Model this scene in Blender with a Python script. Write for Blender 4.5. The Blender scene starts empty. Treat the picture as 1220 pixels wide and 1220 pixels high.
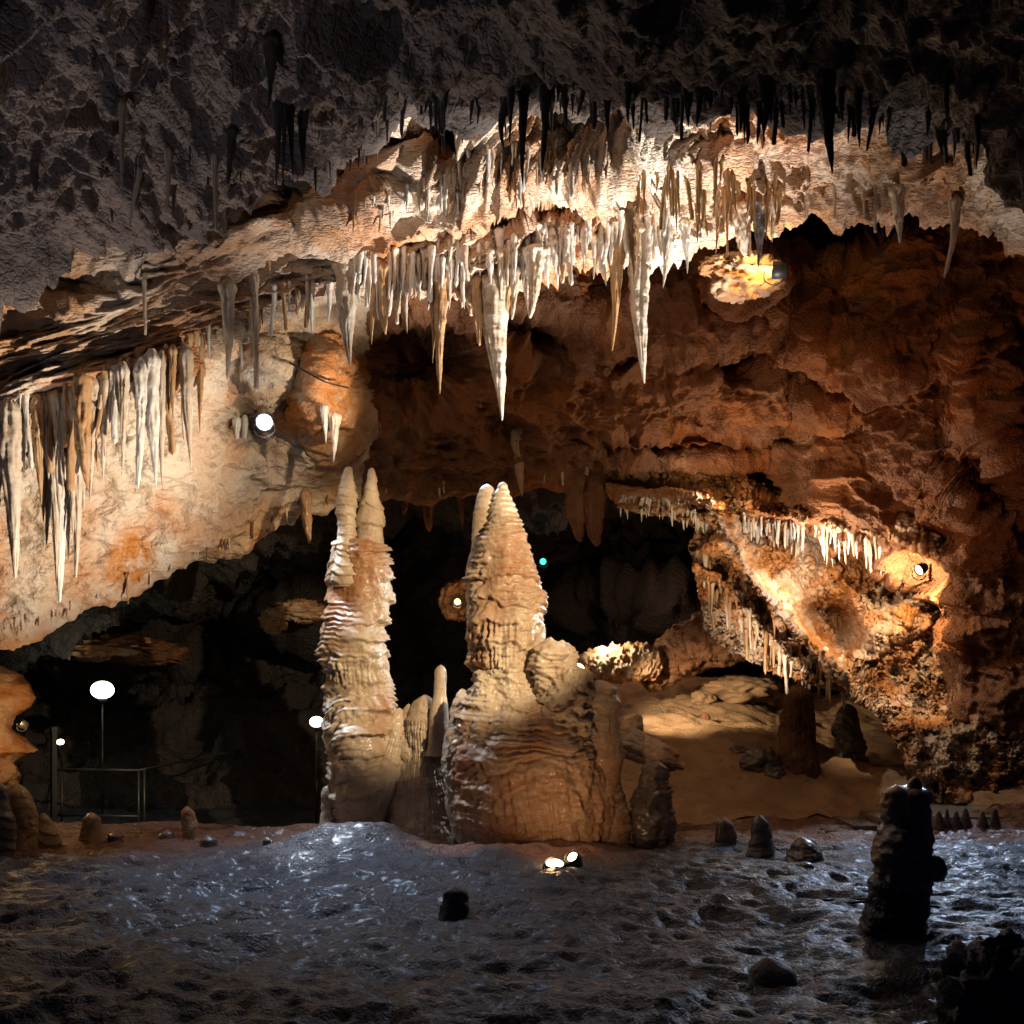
import bpy, math, random
import numpy as np
from mathutils import Vector, Matrix
R = math.radians
random.seed(7)
rng = np.random.default_rng(11)
SC = bpy.context.scene
COL = SC.collection
F = 1150.0; CX = 610.0; HY = 800.0      # focal length (photo px), principal column, horizon row

def P(px, py, Y):
    return Vector(((px-CX)/F*Y, Y, (HY-py)/F*Y))

# ------------------------------------------------------------------ noise
_pt = np.random.default_rng(3)
_perm = _pt.permutation(512).astype(np.int64)
_perm = np.concatenate([_perm, _perm, _perm])
_g = _pt.normal(size=(512, 3)); _g /= np.linalg.norm(_g, axis=1)[:, None]
def pn(p):
    i = np.floor(p).astype(np.int64); f = p-i
    u = f*f*f*(f*(f*6-15)+10)
    i &= 511
    r = np.zeros(len(p))
    for a in (0, 1):
        wa = u[:, 0] if a else 1-u[:, 0]
        A = _perm[(i[:, 0]+a) & 511]
        for b in (0, 1):
            wb = u[:, 1] if b else 1-u[:, 1]
            B = _perm[(A+i[:, 1]+b) & 511]
            for c in (0, 1):
                wc = u[:, 2] if c else 1-u[:, 2]
                g = _g[_perm[(B+i[:, 2]+c) & 511] & 511]
                r += wa*wb*wc*(g[:, 0]*(f[:, 0]-a)+g[:, 1]*(f[:, 1]-b)+g[:, 2]*(f[:, 2]-c))
    return r*1.5
def fbm(p, s=1.0, o=4, gain=.5, off=0.0, lac=2.03):
    r = 0; a = 1.0; q = np.asarray(p)*s+off
    for k in range(o):
        r = r+a*pn(q); q = q*lac+17.3; a *= gain
    return r
def ridge(p, s=1.0, o=4, gain=.5, off=0.0):
    r = 0; a = 1.0; q = np.asarray(p)*s+off
    for k in range(o):
        r = r+a*(1-2.2*np.abs(pn(q))); q = q*2.07+11.1; a *= gain
    return r
def sst(x, a, b):
    t = np.clip((x-a)/(b-a), 0, 1); return t*t*(3-2*t)

# ------------------------------------------------------------------ mesh helpers
def mesh_np(name, V, Q, mat=None, smooth=True, attrs=None):
    me = bpy.data.meshes.new(name)
    V = np.ascontiguousarray(V, dtype=np.float32); Q = np.ascontiguousarray(Q, dtype=np.int32)
    k = Q.shape[1]
    me.vertices.add(len(V)); me.vertices.foreach_set('co', V.ravel())
    me.loops.add(Q.size); me.loops.foreach_set('vertex_index', Q.ravel())
    me.polygons.add(len(Q)); me.polygons.foreach_set('loop_start', np.arange(0, Q.size, k, dtype=np.int32))
    me.polygons.foreach_set('loop_total', np.full(len(Q), k, dtype=np.int32))
    me.update(calc_edges=True)
    if smooth:
        me.polygons.foreach_set('use_smooth', np.ones(len(Q), dtype=bool))
    for n, a in (attrs or {}).items():
        at = me.attributes.new(n, 'FLOAT', 'POINT'); at.data.foreach_set('value', np.asarray(a, dtype=np.float32).ravel())
    if mat: me.materials.append(mat)
    me.validate(); me.update()
    return me
def link(name, me, parent=None, loc=None):
    o = bpy.data.objects.new(name, me); COL.objects.link(o)
    if parent: o.parent = parent
    if loc is not None: o.location = loc
    return o
def tag(o, label=None, cat=None, group=None, kind=None):
    if label: o['label'] = label
    if cat: o['category'] = cat
    if group: o['group'] = group
    if kind: o['kind'] = kind
    return o
def grid_q(nv, nu, wrap=False):
    i = np.arange(nv-1)[:, None]; j = np.arange(nu if wrap else nu-1)[None, :]
    j2 = (j+1) % nu
    return np.stack([i*nu+j, i*nu+j2, (i+1)*nu+j2, (i+1)*nu+j], -1).reshape(-1, 4)
def grid_normals(G):
    du = np.gradient(G, axis=1); dv = np.gradient(G, axis=0)
    n = np.cross(du, dv); n /= np.linalg.norm(n, axis=2)[..., None]+1e-9
    return n
ZX0, ZY0, ZS = -400, -450, 2
ZB = np.full((1000, 1050), 99.0)
def zput(G):
    Y = G[..., 1].ravel(); px = G[..., 0].ravel()/Y*F+CX; py = HY-G[..., 2].ravel()/Y*F
    a = ((py-ZY0)/ZS).astype(int); b = ((px-ZX0)/ZS).astype(int)
    ok = (a >= 0) & (a < ZB.shape[0]) & (b >= 0) & (b < ZB.shape[1]) & (Y > .5)
    np.minimum.at(ZB, (a[ok], b[ok]), Y[ok])
def zget(px, py, mode='min'):
    a = int((py-ZY0)/ZS); b = int((px-ZX0)/ZS)
    w = ZB[max(a-2, 0):a+3, max(b-2, 0):b+3]
    w = w[w < 90]
    if not len(w): return 15.0
    return float(w.min() if mode == 'min' else np.median(w))

def cubic_rows(rows, nv):
    """rows: (k, n, 3) control rows -> (nv, n, 3), Catmull-Rom along k with even parameter per row"""
    k = len(rows); t = np.linspace(0, k-1, nv); i = np.clip(t.astype(int), 0, k-2); f = (t-i)[:, None, None]
    g = lambda j: rows[np.clip(j, 0, k-1)]
    p0, p1, p2, p3 = g(i-1), g(i), g(i+1), g(i+2)
    m1 = (p2-p0)*.5; m2 = (p3-p1)*.5
    return (2*f**3-3*f**2+1)*p1+(f**3-2*f**2+f)*m1+(-2*f**3+3*f**2)*p2+(f**3-f**2)*m2
def world(px, py, Y):
    return np.stack([(px-CX)/F*Y, Y, (HY-py)/F*Y], -1)
def sheet(name, pxg, pyg, Yg, disp, mat, stain=None, thick=None):
    G = world(pxg, pyg, Yg)
    n = grid_normals(G)
    s = np.sign(-(n*G).sum(2))[..., None]; n = n*s               # towards the chamber
    pts = G.reshape(-1, 3)
    d = disp(pts, pxg.ravel(), pyg.ravel()).reshape(Yg.shape)
    G2 = G+n*d[..., None]
    zput(G2)
    at = {'stain': stain(pts, pxg.ravel(), pyg.ravel()) if stain else np.zeros(len(pts))}
    me = mesh_np(name, G2.reshape(-1, 3), grid_q(*Yg.shape), mat, attrs=at)
    return link(name, me)
def blob(px, py, cx, cy, rx, ry, ang=0.0, p=1.0):
    c, s = math.cos(R(ang)), math.sin(R(ang))
    dx, dy = px-cx, py-cy
    u = (dx*c+dy*s)/rx; v = (-dx*s+dy*c)/ry
    return np.exp(-(u*u+v*v)**p)

# ------------------------------------------------------------------ materials
def N(nt, typ, **kw):
    n = nt.nodes.new(typ)
    for k, v in kw.items():
        if k == 'op': n.operation = v
        elif k == 'ins':
            for a, b in v.items(): n.inputs[a].default_value = b
        else: setattr(n, k, v)
    return n
def rock_mat(name, base, mid, dark, stain=(.42, .15, .03), rough=.7, rvar=.2, scale=1.0, bump=.6, bdist=.04, strata=None, spec=.4, wet=0.0, mottle=1.0):
    m = bpy.data.materials.new(name); m.use_nodes = True
    nt = m.node_tree; L = nt.links.new
    bs = nt.nodes['Principled BSDF']
    geo = N(nt, 'ShaderNodeNewGeometry')
    mp = N(nt, 'ShaderNodeMapping'); L(geo.outputs['Position'], mp.inputs['Vector'])
    if strata: mp.inputs['Rotation'].default_value = strata[0]; mp.inputs['Scale'].default_value = strata[1]
    n1 = N(nt, 'ShaderNodeTexNoise', ins={'Scale': .9*scale, 'Detail': 5.0, 'Roughness': .62, 'Distortion': .6})
    n2 = N(nt, 'ShaderNodeTexNoise', ins={'Scale': 5.0*scale, 'Detail': 5.0, 'Roughness': .65, 'Distortion': .3})
    n3 = N(nt, 'ShaderNodeTexNoise', ins={'Scale': 26.0*scale, 'Detail': 3.0, 'Roughness': .6})
    v = N(nt, 'ShaderNodeTexVoronoi', ins={'Scale': 12.0*scale, 'Randomness': 1.0}, feature='DISTANCE_TO_EDGE')
    L(geo.outputs['Position'], n1.inputs['Vector'])
    for t in (n2, n3, v): L(mp.outputs['Vector'], t.inputs['Vector'])
    def ramp(src, a, b):
        r = N(nt, 'ShaderNodeMapRange', ins={1: a, 2: b}); r.interpolation_type = 'SMOOTHSTEP'; L(src, r.inputs[0]); return r.outputs[0]
    def mix(fac, a, b):
        x = N(nt, 'ShaderNodeMix', data_type='RGBA')
        for s, val in ((6, a), (7, b)):
            if isinstance(val, tuple): x.inputs[s].default_value = (*val, 1)
            else: L(val, x.inputs[s])
        if isinstance(fac, float): x.inputs[0].default_value = fac
        else: L(fac, x.inputs[0])
        return x.outputs[2]
    c = mix(ramp(n1.outputs['Fac'], .38, .62), base, mid)
    c = mix(ramp(n2.outputs['Fac'], .55, .78), c, dark) if mottle else c
    at = N(nt, 'ShaderNodeAttribute', attribute_name='stain')
    sm = N(nt, 'ShaderNodeMath', op='MULTIPLY'); L(at.outputs['Fac'], sm.inputs[0]); L(ramp(n2.outputs['Fac'], .2, .55), sm.inputs[1])
    c = mix(sm.outputs[0], c, stain)
    L(c, bs.inputs['Base Color'])
    rr = N(nt, 'ShaderNodeMapRange', ins={1: .3, 2: .7, 3: rough-rvar, 4: rough+rvar}); L(n2.outputs['Fac'], rr.inputs[0]); L(rr.outputs[0], bs.inputs['Roughness'])
    bs.inputs['Specular IOR Level'].default_value = spec
    if wet: bs.inputs['Coat Weight'].default_value = wet; bs.inputs['Coat Roughness'].default_value = .26 if 'floor' in name else .16
    h = N(nt, 'ShaderNodeMath', op='MULTIPLY_ADD'); L(n3.outputs['Fac'], h.inputs[0]); h.inputs[1].default_value = .45; L(n2.outputs['Fac'], h.inputs[2])
    h2 = N(nt, 'ShaderNodeMath', op='MULTIPLY_ADD'); L(ramp(v.outputs['Distance'], 0, .18), h2.inputs[0]); h2.inputs[1].default_value = .12; L(h.outputs[0], h2.inputs[2])
    b = N(nt, 'ShaderNodeBump', ins={'Strength': bump, 'Distance': bdist}); L(h2.outputs[0], b.inputs['Height']); L(b.outputs[0], bs.inputs['Normal'])
    return m
def emit_mat(name, col, s):
    m = bpy.data.materials.new(name); m.use_nodes = True
    bs = m.node_tree.nodes['Principled BSDF']; bs.inputs['Base Color'].default_value = (*col, 1)
    bs.inputs['Emission Color'].default_value = (*col, 1); bs.inputs['Emission Strength'].default_value = s
    return m
def plain_mat(name, col, rough=.5, metal=0.0):
    m = bpy.data.materials.new(name); m.use_nodes = True; nt = m.node_tree
    bs = nt.nodes['Principled BSDF']; bs.inputs['Metallic'].default_value = metal
    n = N(nt, 'ShaderNodeTexNoise', ins={'Scale': 14.0, 'Detail': 5.0})
    g = N(nt, 'ShaderNodeNewGeometry'); nt.links.new(g.outputs['Position'], n.inputs['Vector'])
    x = N(nt, 'ShaderNodeMix', data_type='RGBA'); x.inputs[6].default_value = (*[c*.6 for c in col], 1); x.inputs[7].default_value = (*col, 1)
    nt.links.new(n.outputs['Fac'], x.inputs[0]); nt.links.new(x.outputs[2], bs.inputs['Base Color'])
    r = N(nt, 'ShaderNodeMapRange', ins={3: rough-.12, 4: rough+.12}); nt.links.new(n.outputs['Fac'], r.inputs[0]); nt.links.new(r.outputs[0], bs.inputs['Roughness'])
    return m

ST = ((0, R(-18), 0), (.55, 1.3, 2.3))
M_near = rock_mat('shade_toned_ceiling_rock', (.25, .19, .16), (.15, .12, .11), (.045, .04, .042), rough=.75, bump=.9, bdist=.08)  # unlit look of the near ceiling put into its dark colour
M_ceil = rock_mat('pale_ceiling_limestone', (.66, .54, .43), (.48, .27, .14), (.20, .11, .06), stain=(.44, .16, .04), rough=.6, bump=.9, bdist=.07, strata=ST)
M_wall = rock_mat('cream_wall_limestone', (.62, .52, .42), (.52, .38, .26), (.34, .21, .12), stain=(.55, .20, .04), rough=.6, bump=.45, bdist=.05)
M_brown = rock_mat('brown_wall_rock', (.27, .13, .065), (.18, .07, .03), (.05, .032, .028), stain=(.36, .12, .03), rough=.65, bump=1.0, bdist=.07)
M_flow = rock_mat('flowstone_rock', (.66, .50, .36), (.48, .22, .08), (.28, .11, .04), rough=.5, bump=.7, bdist=.04, scale=1.6)
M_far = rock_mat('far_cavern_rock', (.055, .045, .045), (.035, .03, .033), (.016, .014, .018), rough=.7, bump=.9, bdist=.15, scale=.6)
M_floor = rock_mat('wet_clay_floor', (.045, .052, .07), (.032, .036, .05), (.017, .019, .027), stain=(.30, .13, .06), rough=.46, rvar=.2, bump=.9, bdist=.05, scale=1.5, spec=.35, wet=.14)
M_mid = rock_mat('sandy_slope', (.42, .27, .16), (.34, .21, .12), (.18, .12, .08), stain=(.5, .34, .2), rough=.6, bump=.7, bdist=.04)
M_stm = rock_mat('stalagmite_calcite', (.64, .53, .40), (.50, .37, .25), (.30, .20, .13), rough=.40, rvar=.18, bump=.7, bdist=.02, scale=2.2, wet=.25, stain=(.38, .17, .07))
M_stc = rock_mat('stalactite_calcite', (.68, .58, .47), (.58, .44, .31), (.40, .27, .17), rough=.42, rvar=.12, bump=.5, bdist=.015, scale=2.5, wet=.2, stain=(.5, .2, .05))
M_sto = rock_mat('orange_stalactite_calcite', (.54, .35, .19), (.46, .25, .11), (.30, .15, .07), rough=.45, rvar=.12, bump=.5, bdist=.015, scale=2.5, wet=.2)
M_stw = rock_mat('white_stalactite_calcite', (.82, .78, .72), (.74, .66, .57), (.55, .42, .30), rough=.4, rvar=.12, bump=.6, bdist=.015, scale=3.0, wet=.2)
M_std = rock_mat('silhouette_toned_rock', (.12, .10, .10), (.08, .07, .07), (.04, .035, .035), rough=.6, bump=.6, bdist=.02, scale=2)  # near-black tone stands in for backlit silhouettes
M_bld = rock_mat('dark_wet_stone', (.16, .12, .09), (.10, .08, .07), (.05, .04, .04), rough=.3, rvar=.12, bump=.6, bdist=.02, scale=2.5, wet=.6, spec=.6)
M_amb = rock_mat('amber_calcite', (.55, .36, .16), (.45, .27, .1), (.25, .14, .07), rough=.35, rvar=.12, bump=.5, bdist=.02, scale=2.5, wet=.5)
M_metal = plain_mat('dull_steel', (.12, .125, .14), .45, .7)
M_black = plain_mat('black_painted_metal', (.03, .03, .035), .45, .2)
M_conc = plain_mat('grey_concrete', (.22, .22, .23), .75)
M_cable = plain_mat('black_cable_rubber', (.015, .015, .015), .5)

# ------------------------------------------------------------------ curves in the photograph
def C(pts):
    xs = np.array([p[0] for p in pts], float); ys = np.array([p[1] for p in pts], float)
    return lambda x: np.interp(x, xs, ys)
near_edge = C([(-400, 360), (-300, 335), (0, 288), (90, 268), (170, 225), (260, 188), (330, 158), (400, 135), (480, 122), (600, 118), (700, 112), (850, 122), (1000, 128), (1080, 145), (1150, 165), (1195, 185), (1240, 270), (1600, 330)])
lip = C([(-400, 620), (-300, 590), (0, 492), (100, 460), (200, 425), (270, 392), (340, 356), (400, 335), (450, 335), (510, 345), (570, 350), (620, 330), (680, 305), (740, 302), (800, 296), (850, 286), (900, 264), (960, 242), (1040, 234), (1120, 245), (1220, 252), (1600, 290)])
groove_top = C([(430, 290), (448, 286), (517, 262), (572, 244), (655, 239), (696, 240), (789, 214)])
groove_bot = C([(410, 301), (480, 292), (565, 275), (668, 256), (789, 241), (830, 238)])
lower = C([(-400, 850), (-300, 820), (0, 748), (60, 735), (150, 700), (210, 672), (280, 640), (340, 612), (400, 590), (470, 586), (560, 584), (640, 576), (720, 558), (800, 552), (900, 545), (940, 545), (965, 590), (990, 625), (1050, 645), (1090, 665), (1118, 690), (1135, 770), (1150, 930), (1180, 965), (1600, 985)])
def lin(x, *p): return C(p)(x)

# ---- near ceiling
nu, nv = 620, 420
u = np.linspace(-380, 1580, nu); ed = near_edge(u)
Ye = lin(u, (-400, 9.8), (0, 9.6), (200, 9.4), (400, 8.9), (600, 8.5), (850, 8.4), (1100, 8.4), (1250, 8.0), (1600, 7.5))
rows = []
for py, Yf in ((-420, .45), (-250, .55), (-80, .68), (40, .80)):
    rows.append(np.stack([u, np.full(nu, py)+(ed-120)*.25*(py > -300), Ye*Yf], -1))
rows.append(np.stack([u, ed-38, Ye*.93], -1))
rows.append(np.stack([u, ed, Ye], -1))
rows.append(np.stack([u, ed-30, Ye*1.025], -1))
rows.append(np.stack([u, ed-130, Ye*1.06], -1))
Gc = cubic_rows(np.array(rows), nv)
def d_near(p, px, py):
    q = p*np.array([1, 1, 1.6])
    lf = 1-sst(px, 250, 600); d = (.30+.15*lf)*fbm(q, .55, 3)+(.16+.12*lf)*ridge(q, 1.1, 4, off=5)+.06*fbm(q, 5, 3)+.05*lf*ridge(q, 4, 3)+.16*lf*ridge(np.stack([(p[:, 0]+.5*p[:, 2])*.35, p[:, 1]*.8, (p[:, 2]-.5*p[:, 0])*2.2], -1), 1.0, 4, off=21)
    d += .04*ridge(p*np.array([1, 1, .5]), 4.5, 2)
    return d-.1
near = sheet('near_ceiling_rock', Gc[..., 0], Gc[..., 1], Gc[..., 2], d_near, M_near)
tag(near, kind='structure')

# ---- main lit ceiling slab (its lip carries the curtain of stalactites)
nu, nv = 980, 460
u = np.linspace(-380, 1580, nu); ed = near_edge(u); lp = lip(u)
Yl = lin(u, (-400, 10.2), (0, 10.9), (200, 11.2), (420, 11.6), (600, 11.7), (750, 11.6), (900, 11.8), (1220, 11.6), (1600, 11))
Yt = lin(u, (-400, 10.6), (0, 10.4), (300, 10.0), (500, 9.7), (900, 9.6), (1220, 9.2), (1600, 9))
rows = []
top = ed-70
for k in (0, .2, .4, .6, .8, 1.0):
    rows.append(np.stack([u, top+(lp-top)*k, Yt+(Yl-Yt)*k], -1))
rows.append(np.stack([u, lp-3, Yl+.35], -1))
rows.append(np.stack([u, lp-45, Yl+1.6], -1))
Gc = cubic_rows(np.array(rows), nv)
pxg, pyg, Yg = Gc[..., 0], Gc[..., 1], Gc[..., 2].copy()
def hollows(px, py):
    h = 1.3*blob(px, py, 525, 168, 52, 30, 5, 2)+.9*blob(px, py, 375, 225, 42, 22, -35, 1.5)
    h += .8*blob(px, py, 230, 262, 65, 24, -8, 2)+1.1*blob(px, py, 70, 352, 90, 20, -18, 2)
    h += .5*blob(px, py, 715, 162, 60, 12, 4, 2)+.5*blob(px, py, 440, 218, 50, 16, -25, 2)
    h += .35*blob(px, py, 880, 170, 40, 14, 5, 2)+.5*blob(px, py, 1120, 190, 24, 16, 30, 2)
    h -= .5*blob(px, py, 690, 205, 120, 25, -6)+.35*blob(px, py, 360, 270, 140, 25, -20)+.5*blob(px, py, 120, 235, 70, 45, -20, 2)
    return h
gt, gb = groove_top(pxg), groove_bot(pxg)
gm = sst(pyg, gt-3, gt+4)*(1-sst(pyg, gb-2, gb+2))*sst(pxg, 425, 470)*(1-sst(pxg, 760, 800))
on = (np.linspace(0, 1, nv) < .72)[:, None]
Yg = Yg+(hollows(pxg, pyg)+1.4*gm)*np.where(on, 1, 1-sst(pyg, lp-10, lp)*0)
def d_ceil(p, px, py):
    c, s = math.cos(R(20)), math.sin(R(20))
    q = np.stack([p[:, 0]*c+p[:, 2]*s, p[:, 1], -p[:, 0]*s+p[:, 2]*c], -1)*np.array([.42, 1.0, 2.9])
    st = 1-.75*sst(px, 560, 900)
    q = q*st[:, None]+p*(1-st)[:, None]*np.array([1, 1, 1.5])
    d = .26*fbm(q, .6, 3)+.22*ridge(q, 1.3, 4, off=9)+.09*ridge(q, 4.0, 3, off=3)+.02*fbm(q, 14, 2)
    flt = sst(py, groove_bot(px), groove_bot(px)+14)*sst(px, 380, 440)*(1-sst(px, 900, 960))
    gg = gauss_groove(px, py); d = d*(1-.55*flt)*(1-.6*gg)+flt*(.09*ridge(p*np.array([1, .1, .12]), 6, 2)+.03*ridge(p, 9, 2))
    return d-.1
def s_ceil(p, px, py):  # orange stains, plus brown shade painted into the hollows and groove
    s = .9*blob(px, py, 170, 424, 90, 9, -20)+.8*blob(px, py, 525, 172, 60, 34, 0, 2)+.7*blob(px, py, 715, 162, 70, 14, 0, 2)
    s += .6*blob(px, py, 350, 245, 100, 28, -25)+.8*gauss_groove(px, py)+.5*blob(px, py, 880, 225, 90, 20)
    s += .6*np.clip(2.6*pn(p*np.array([.9, .9, 1.6])+5)-.25, 0, 1)
    return np.clip(s, 0, 1)
def gauss_groove(px, py):
    a, b = groove_top(px), groove_bot(px); return np.exp(-((py-(a+b)/2)/18)**2)*sst(px, 420, 470)*(1-sst(px, 750, 790))
ceil = sheet('cave_ceiling', pxg, pyg, Yg, d_ceil, M_ceil, s_ceil)
tag(ceil, kind='structure')

# ---- wall that sinks from the lip to the low arch, and down to the floor at the right
nu, nv = 980, 560
lw = lower(u)
Y0 = lin(u, (-400, 11.2), (0, 11.9), (200, 12.2), (400, 12.7), (470, 14.0), (700, 14.6), (950, 14.5), (1220, 13.2), (1600, 12))
Y1 = lin(u, (-400, 12.6), (0, 13.3), (200, 14.2), (400, 15.8), (600, 16.8), (940, 17.2), (1000, 16.6), (1130, 16.2), (1220, 15.8), (1600, 14))
rows = []
top = lp-75
for k in (0, .17, .34, .5, .67, .84, 1.0):
    kk = k
    rows.append(np.stack([u, top+(lw-top)*k, Y0+(Y1-Y0)*k], -1))
rows.append(np.stack([u, lw-2, Y1+.5], -1))
rows.append(np.stack([u, lw-50, Y1+2.5], -1))
Gc = cubic_rows(np.array(rows), nv)
pxg, pyg, Yg = Gc[..., 0], Gc[..., 1], Gc[..., 2].copy()
hole = (1-((np.abs((pxg-1005)/118))**3))
hole_b = lin(pxg, (880, 285), (915, 318), (965, 322), (1010, 318), (1050, 298), (1100, 290), (1135, 262), (1160, 250))
hm = (1-sst(pyg, hole_b-5, hole_b+5))*sst(pxg, 880, 905)*(1-sst(pxg, 1130, 1150))
def w_relief(px, py):
    h = -1.0*blob(px, py, 390, 470, 32, 50, 0, 2)                         # orange boss above the low stalactite
    h -= .5*blob(px, py, 325, 440, 30, 30, 0, 1.5)
    h += .9*blob(px, py, 295, 500, 40, 30, 20, 1.5)                       # recess round the floodlight
    h += 1.3*blob(px, py, 480, 430, 75, 55, -10, 2)                       # dark hollow behind the curtain
    h += .8*blob(px, py, 640, 400, 60, 30, 10, 2)
    h -= .7*blob(px, py, 800, 390, 110, 25, -5, 2)+.6*blob(px, py, 900, 470, 130, 28, 8, 2)
    h -= .8*blob(px, py, 1010, 430, 70, 28, 10, 2)
    h += .5*blob(px, py, 830, 525, 110, 18, 0, 2)+.8*blob(px, py, 880, 425, 60, 14, 10, 2)
    h -= 1.3*blob(px, py, 880, 335, 50, 22, 0, 2)                         # rock carrying the warm lamp
    h -= .9*blob(px, py, 955, 375, 30, 28, 0, 2)
    h -= .7*blob(px, py, 1120, 470, 80, 160, -20, 2)
    h += .8*blob(px, py, 1170, 560, 30, 60, -30, 2)
    return h
Yg = Yg+w_relief(pxg, pyg)+5.0*hm
def d_wall(p, px, py):
    rgh = sst(px, 380, 520)
    d = .20*fbm(p, .55, 3)+(.08+.16*rgh)*ridge(p*np.array([1, 1, 1.6]), 1.0, 4, off=4)+(.02+.035*rgh)*fbm(p, 4, 4)+(.045+.02*rgh+.05*blob(px, py, 340, 480, 95, 90, 0, 2))*ridge(p, 2.6, 4, off=12)
    d += .03*ridge(p*np.array([.5, 1, 1.6]), 3.0, 3, off=8)*(1-rgh)
    d = d*(1-.55*sst(py, lower(px)-40, lower(px)-4)*(px > 400)*(px < 930))
    fl = blob(px, py, 955, 378, 36, 34, 0, 3)
    d += fl*.12*ridge(p*np.array([1, 1, .08]), 5, 1)
    return d
def s_wall(p, px, py):
    s = 1.2*blob(px, py, 150, 670, 75, 38, -25)*np.clip(.7+1.2*pn(p*np.array([2.5, 2.5, .8])), 0, 1.2)+.6*blob(px, py, 270, 395, 45, 30, -20)+.9*blob(px, py, 390, 460, 34, 90, 0, 2)
    s += .35*blob(px, py, 300, 600, 120, 30, -25)*np.clip(.6+1.5*pn(p*2+9), 0, 1.2)+.75*np.clip(pn(p*np.array([1.5, 1.5, .6])+4)*2.5-.25, 0, 1)+.4*blob(px, py, 90, 520, 40, 60)
    s += sst(px, 420, 520)*(.15+.6*blob(px, py, 1100, 360, 160, 120)+.5*blob(px, py, 640, 480, 160, 50))
    return np.clip(s, 0, 1)
# two materials meet behind the curtain: split the sheet there
k = int(np.searchsorted(u, 428))
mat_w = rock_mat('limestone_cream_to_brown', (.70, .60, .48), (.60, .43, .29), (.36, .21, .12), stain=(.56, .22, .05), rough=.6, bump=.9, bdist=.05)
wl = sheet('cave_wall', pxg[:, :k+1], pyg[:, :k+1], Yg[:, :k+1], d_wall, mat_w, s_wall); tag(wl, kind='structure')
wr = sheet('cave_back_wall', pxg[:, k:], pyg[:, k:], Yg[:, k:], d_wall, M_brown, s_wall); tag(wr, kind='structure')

# ---- right alcove wall with the diagonal flowstone
nv, nu = 520, 560
v = np.linspace(528, 1000, nv); s = np.linspace(-.12, 1, nu)
xl = lin(v, (500, 705), (540, 716), (570, 719), (592, 724), (602, 735), (612, 795), (630, 832), (655, 822), (700, 830), (750, 842), (775, 872), (800, 922), (822, 1000), (850, 1050), (900, 1075), (1000, 1120))
pxg = xl[:, None]+(1230-xl)[:, None]*np.clip(s, 0, 1)[None, :]; pyg = np.repeat(v[:, None], nu, 1)
wrap = np.clip(-s/.12, 0, 1)[None, :]
pxg = pxg+wrap*30
Yg = 16.9+np.zeros_like(pxg)+3.0*wrap**1.5
Yg += lin(v, (500, 1.6), (540, 1.1), (572, .3), (600, -.2), (640, -.4), (750, -.6), (830, -1.0), (1000, -2.4))[:, None]
c1 = C([(700, 600), (740, 602), (800, 606), (845, 618), (872, 650), (890, 690), (930, 738), (975, 780), (1005, 825), (1030, 900), (1060, 1000), (1250, 1400)])
c2 = C([(820, 668), (850, 682), (880, 712), (920, 760), (960, 800), (1250, 1040)])
c3 = C([(860, 600), (900, 618), (950, 628), (1010, 640), (1060, 650), (1110, 668), (1250, 760)])
wob = 9*pn(np.stack([pxg.ravel()/34, pyg.ravel()/34, 0*pxg.ravel()], -1)).reshape(pxg.shape)+4*pn(np.stack([pxg.ravel()/11, pyg.ravel()/14, 0*pxg.ravel()+5], -1)).reshape(pxg.shape)
e1 = pyg-c1(pxg)+wob; e2 = pyg-c2(pxg)+.7*wob; e3 = pyg-c3(pxg)-.6*wob
fd_ = 1-sst(pyg, 800, 900)
Yg += fd_*(-.95*np.exp(-np.clip(e1, 0, None)/55)*(e1 > 0)-.95*(1-sst(-e1, 0, 34))*(e1 <= 0)+.9*sst(-e1, 18, 60)*(1-sst(pxg, 1020, 1100)))
Yg += -.45*np.exp(-np.clip(e2, 0, None)/40)*(e2 > 0)*(1-sst(pxg, 960, 1000))+.15*sst(-e2, 4, 20)*(e1 > 10)*(e2 <= 0)
Yg += sst(pxg, 870, 900)*(-.9*sst(-e3, 0, 10)*(1-sst(-e3, 20, 90))+.5*sst(e3, 0, 12)*(1-sst(e3, 50, 90)))
rl = lambda px, py: (1.6*blob(px, py, 985, 745, 42, 34, 40, 2)+.5*blob(px, py, 1085, 700, 46, 14, -25, 2)
    + .9*blob(px, py, 790, 575, 50, 12, 3, 2)+.9*blob(px, py, 925, 578, 30, 30, 0, 2)-.5*blob(px, py, 850, 650, 18, 14, 0, 2)+1.0*blob(px, py, 1110, 800, 60, 60, 0, 2))
Yg = Yg+rl(pxg, pyg)*(1-wrap)
X_, Z_ = (pxg-CX)/70, (HY-pyg)/70
q_ = np.stack([X_.ravel(), Z_.ravel(), 0*X_.ravel()+3], -1)
below = np.clip(np.exp(-np.clip(e1, 0, None)/60)*(e1 > -4)+np.exp(-np.clip(e2, 0, None)/45)*(e2 > -3)+np.exp(-np.clip(-e3, 0, None)/30)*(e3 < 8), 0, 1)
Yg -= below*.16*(ridge(q_*np.array([1, .13, 1]), 7, 2)+.6*ridge(q_*np.array([1, .35, 1]), 13, 2, off=2)).reshape(pxg.shape)
Yg -= .20*ridge(q_, 2.4, 4, off=7).reshape(pxg.shape)+.05*ridge(q_, 9, 3, off=1).reshape(pxg.shape)
def d_alc(p, px, py):
    return .10*fbm(p, .9, 3)+.04*fbm(p, 5, 3)
def s_alc(p, px, py):
    return np.clip(.8*np.clip(2.5*pn(p*1.3+7), 0, 1)+.9*blob(px, py, 900, 580, 60, 40, 0, 2)+.7*blob(px, py, 800, 570, 70, 16, 0, 2)+.6*blob(px, py, 1000, 720, 50, 50)+.4*blob(px, py, 860, 680, 40, 40), 0, 1)
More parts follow.
